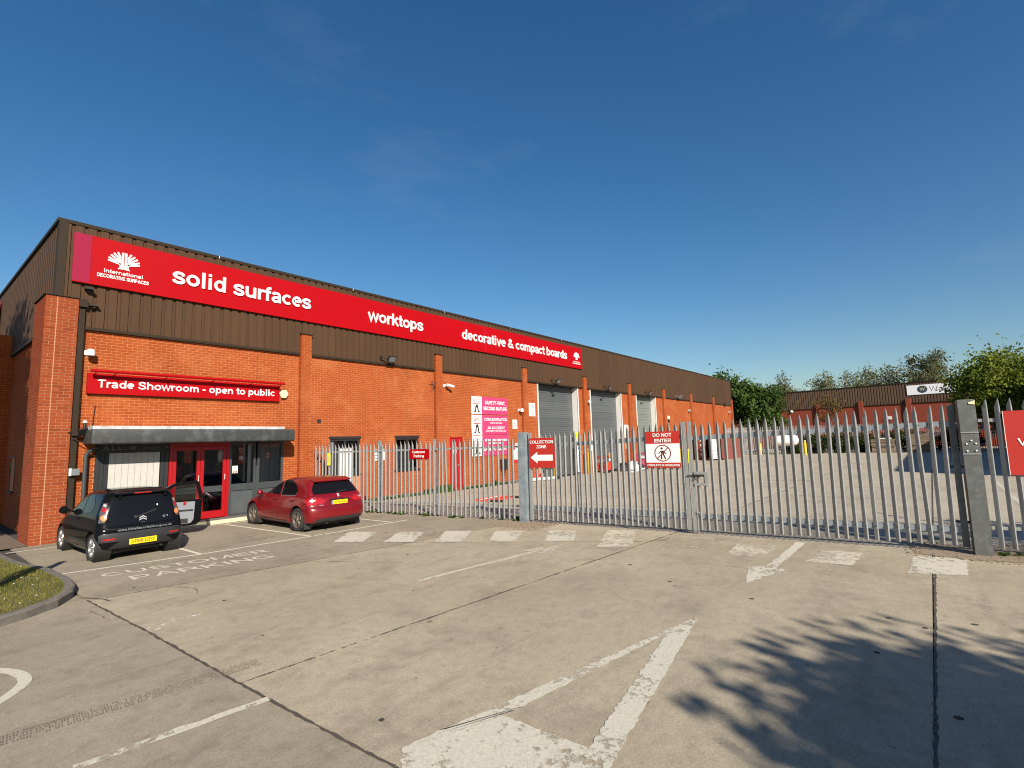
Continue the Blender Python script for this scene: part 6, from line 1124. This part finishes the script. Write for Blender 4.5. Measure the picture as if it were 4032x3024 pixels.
# neighbouring unit whose shadow lies across the yard (just outside the frame on the right)
nb_ = thing('neighbour_unit', (27, -10.1, 0), 'brick unit on the right side of the yard', 'building')
def abox(name, x0, x1, y0, y1, z0, z1, mt): q = MB(); q.box(x0, x1, y0, y1, z0, z1); return q.build(name, mt, nb_)
abox('wall', 27, 66, -40, -10.1, 0, 5.3, M['farbrick']); abox('cladding', 26.95, 66.05, -40.05, -10.05, 5.3, 7.95, M['farclad']); abox('roof', 27, 66, -40, -10.1, 7.95, 8.0, M['roof'])
for k in range(7): abox('pier', 27+k*6.1, 27.4+k*6.1, -10.1, -9.95, 0, 5.9, M['farbrick'])
# ------------------------------------------------------------------ far boundary fence, hedge
FPTS = [(53.0, 17.2), (58.8, 14.6), (64.3, 4.5), (68.5, -7)]
ff = thing('palisade_fence', (53, 17.2, 0), 'tall grey palisade fence along the far side of the yard', 'fence')
PF_ = pale_mesh(2.85, .075, .02)
for a, b in zip(FPTS, FPTS[1:]):
    A = Vector(a); e = Vector(b)-A; n = int(e.length/.17); run(ff, A, e, [.08+k*.17 for k in range(n)], lambda s: .05, lambda s: 1.0, PF_)
    for z in (.4, 2.4): rail('rail', ff, A, e, 0, e.length, z, z, .07, .05, M['galv'], .01)
def leaves(P, sig, n_, size, tn, seed=5):
    RNG = np.random.default_rng(seed)
    P = np.asarray(P); idx = RNG.integers(0, len(P), n_); c = P[idx]+RNG.normal(0, 1, (n_, 3))*np.asarray(sig)[idx][:, None]
    a = RNG.normal(0, 1, (n_, 3)); a /= np.linalg.norm(a, axis=1)[:, None]; b = np.cross(a, RNG.normal(0, 1, (n_, 3))); b /= np.linalg.norm(b, axis=1)[:, None]; s = (size*RNG.uniform(.6, 1.3, n_))[:, None]
    V = np.stack([c-a*s, c-b*s*.55, c+a*s, c+b*s*.55], 1).reshape(-1, 3); return V, np.arange(n_*4).reshape(-1, 4), np.clip(np.asarray(tn)[idx]+RNG.normal(0, .18, n_), 0, 1)
def bush(x, y, rx, ry, h, lab, n_=2600, lm='hedge', group='hedge bushes along the far fence'):
    t = thing('bush', (x, y, 0), lab, 'bush', group); P = []; tn = []
    for k in range(60):
        v = Vector((random.gauss(0, 1), random.gauss(0, 1), random.gauss(0, 1))).normalized(); f = random.uniform(.55, 1); P.append((x+v.x*rx*f, y+v.y*ry*f, h*.5+v.z*h*.5*f)); tn.append(random.uniform(.1, .75))
    V, F, T_ = leaves(P, [.16]*60, n_, .10, tn); V[:, 2] = np.maximum(V[:, 2], .02); link('foliage', nmesh('foliage', V, F, T_), M[lm], t)
    q = MB()
    for k in range(6): a = k*1.05; q.tube([(x+.1*math.cos(a), y+.1*math.sin(a), 0), (x+rx*.5*math.cos(a), y+ry*.5*math.sin(a), h*.6)], [.05, .02], 5)
    q.build('stem', M['bark'], t)
bush(59.6, 11.0, .9, 1.3, 1.0, 'low bush below the gas tank', 1400); bush(59.9, 9.1, .9, 1.25, 1.95, 'dark bush left, next to the ringed bollard'); bush(61.0, 7.0, 1.0, 1.3, 2.0, 'dark bush in the middle of the hedge'); bush(62.2, 5.2, 1.0, 1.0, 1.85, 'dark bush beside the pallet stack'); bush(63.6, 1.8, 1.2, 2.0, 2.2, 'shaded bush behind the pallet stacks', 3000); bush(65.2, -2.2, 1.2, 2.0, 2.2, 'shaded bush right of the pallet stacks', 3000)
# ------------------------------------------------------------------ trees
def tree(name, x, y, h, cr, cb, lab, lm, n_, size, group=None, seed=1, tr=.22, bark='bark', bare=False, limbs=12, sub=5, sig=.17, top=1.0, tonev=.32, fill=0, reach=1.0):
    rg = random.Random(seed); t = thing(name, (x, y, 0), lab, 'tree', group); q = MB(); rz = (h-cb)/2; C = Vector((x, y, cb+rz)); tips, sg, tn = [], [], []
    px = [Vector((x, y, -.05))]; n = 6
    for i in range(1, n+1): px.append(Vector((x+rg.gauss(0, .10)*i*.4, y+rg.gauss(0, .10)*i*.4, (cb+rz*1.2)*i/n)))
    q.tube(px, [tr*(1.15-.95*i/n) for i in range(n+1)], 8)
    def at(f): k = min(n-1, int(f*n)); return px[k].lerp(px[k+1], f*n-k)
    for i in range(limbs):
        a = 2*math.pi*(i*.382+rg.random()*.15); zz = -.55+1.5*(i+rg.random())/limbs; r_ = math.sqrt(max(.05, 1-min(zz, .98)**2)); f = rg.uniform(.55, .92)*reach
        tg = C+Vector((cr*r_*math.cos(a)*f, cr*r_*math.sin(a)*f, rz*zz*f*top)); st = at(min(.98, max(.28, (tg.z-.35*cr*r_-0)/(cb+rz*1.2)*.85))); md = st.lerp(tg, .5)+Vector((rg.gauss(0, .06), rg.gauss(0, .06), .08*rg.random()))*cr
        lb = [st, st.lerp(md, .6), md, md.lerp(tg, .55), tg]; q.tube(lb, [tr*.45, tr*.36, tr*.26, tr*.17, tr*.08], 5, False); ct = rg.uniform(.5-tonev, .5+tonev)
        for j in range(sub):
            b0 = lb[1+j % 4]; v = Vector((rg.gauss(0, 1), rg.gauss(0, 1), rg.gauss(.35, .8))).normalized(); e = b0.lerp(tg, .3)+v*cr*rg.uniform(.22, .48)
            d_ = e-C; kk = math.sqrt((d_.x/cr)**2+(d_.y/cr)**2+(d_.z/rz)**2)
            if kk > 1: e = C+d_/kk
            m2 = b0.lerp(e, .5)+Vector((0, 0, .04*cr)); q.tube([b0, m2, e], [tr*.16, tr*.10, tr*.03], 4, False); tips += [e, m2]; sg += [cr*sig*rg.uniform(.6, 1.2), cr*sig*.6]; tn += [ct+rg.gauss(0, .1)]*2
            if bare:
                for _ in range(5):
                    v = Vector((rg.gauss(0, 1), rg.gauss(0, 1), rg.gauss(.5, .7))).normalized(); e2 = m2.lerp(e, rg.random())+v*cr*rg.uniform(.12, .3); q.tube([m2.lerp(e, .4), e2], [tr*.06, tr*.03], 3, False); tips.append(e2); sg.append(cr*.07); tn.append(ct)
        tips.append(tg); sg.append(cr*sig); tn.append(ct)
    for _ in range(fill):
        v = Vector((rg.gauss(0, 1), rg.gauss(0, 1), rg.gauss(0, 1))).normalized()*rg.random()**.33*.93; tips.append(C+Vector((v.x*cr, v.y*cr, v.z*rz))); sg.append(cr*.10); tn.append(.5)
    q.build('trunk', M[bark], t); V, F, T_ = leaves(tips, sg, n_, size, tn, seed); link('crown', nmesh('crown', V, F, T_), M[lm], t); return t
tree('broadleaf_tree', 72.0, 21.6, 10.6, 3.5, 2.6, 'dark green tree behind the far end of the warehouse roof', 'leafd', 9000, .20, 'dark trees past the warehouse', 3, .30, sig=.14, limbs=18, sub=6)
tree('broadleaf_tree', 72.2, 17.4, 9.5, 3.5, .9, 'dark green bushy tree right of the warehouse, touching the far unit', 'leafd', 11000, .20, 'dark trees past the warehouse', 5, .30, sig=.14, limbs=20, sub=6)
tree('broadleaf_tree', 68.6, -6.6, 9.5, 4.9, 1.6, 'bright green tree in front of the white far sign', 'leafb', 24000, .17, None, 8, .26, sig=.12, limbs=20, sub=6, fill=220)
tree('sapling', 72.1, 9.1, 7.2, 1.8, 2.0, 'thin bronze-leaved sapling in front of the far brick wall', 'leafr', 900, .13, None, 9, .07, limbs=9, sub=4)
bgt = [(123, 23.6, 14.0, 4.6, 'first bare-twigged tree behind the far roof, next to the dark trees', 1500), (127.5, 16.6, 14.6, 5.0, 'second pale leafing tree along the far roof from left', 1500), (134, 10.4, 16.2, 5.2, 'third pale leafing tree along the far roof from left', 1700), (138, 4.9, 16.6, 5.6, 'fourth pale leafing tree, left of the tall round one', 1600), (132, -.4, 17.9, 5.6, 'tall round leafing tree above the white far sign', 3400), (145, -7.0, 16.4, 4.8, 'bare grey tree right of the tall round one', 260), (136, -10.6, 18.3, 5.2, 'tall bare tree behind the bright green tree', 260), (150, -1.5, 13.5, 6, 'low bare tree deep behind the far unit roof', 700), (128, 28.5, 12.0, 4.5, 'bare tree behind the dark tree at the warehouse end', 900)]
for i, (x, y, h, cr, lab, n_) in enumerate(bgt): tree('bare_tree', x, y, h, cr, 4.5 if n_ > 2000 else 5.5, lab, 'leafo', int(n_*2.1), .22, 'pale half-leafed trees behind the far unit', 20+i, .30, 'bark2', True, 13, 5, .13)
tree('broadleaf_tree', -.3, -10.95, 7.2, 3.1, 2.9, 'tree behind the photographer that shades the near ground', 'leafd', 52000, .13, None, 31, .16, limbs=16, sub=5, sig=.13, fill=1500, reach=.86)
tree('broadleaf_tree', 10.2, -9.2, 6.2, 2.3, 2.6, 'tree right of the gate that shades the yard edge', 'leafd', 4500, .12, None, 33, .16, sig=.13)
tree('broadleaf_tree', -3.3, 11.0, 11.6, 1.7, 5.0, 'tree left of the warehouse that shades the end wall', 'leafd', 20000, .13, None, 35, .16, limbs=20, sub=5, sig=.13, fill=200)
tree('broadleaf_tree', -3.5, 13.6, 12.6, 2.5, 5.6, 'taller tree set back beside the end wall', 'leafd', 22000, .15, None, 36, .18, limbs=22, sub=6, sig=.15, fill=250)
# board beside the left road whose shadow crosses the grass corner
t = thing('estate_board', (.6, 10.1, 0), 'estate name board on two posts at the grass edge', 'sign'); a, b = Vector((.93, 10.44, 0)), Vector((.40, 9.82, 0)); ex = (b-a).normalized(); q = MB(); q.obox((a+b)/2+FZ*1.35, ex, Vector((-ex.y, ex.x, 0)), FZ, (b-a).length/2, .03, .66); q.build('panel', M['offwhite'], t); q = MB()
for s in (.12, .88): p = a.lerp(b, s); q.box(p.x-.035, p.x+.035, p.y-.035+.07, p.y+.035+.07, 0, 2.0)
q.build('post', M['galv'], t)
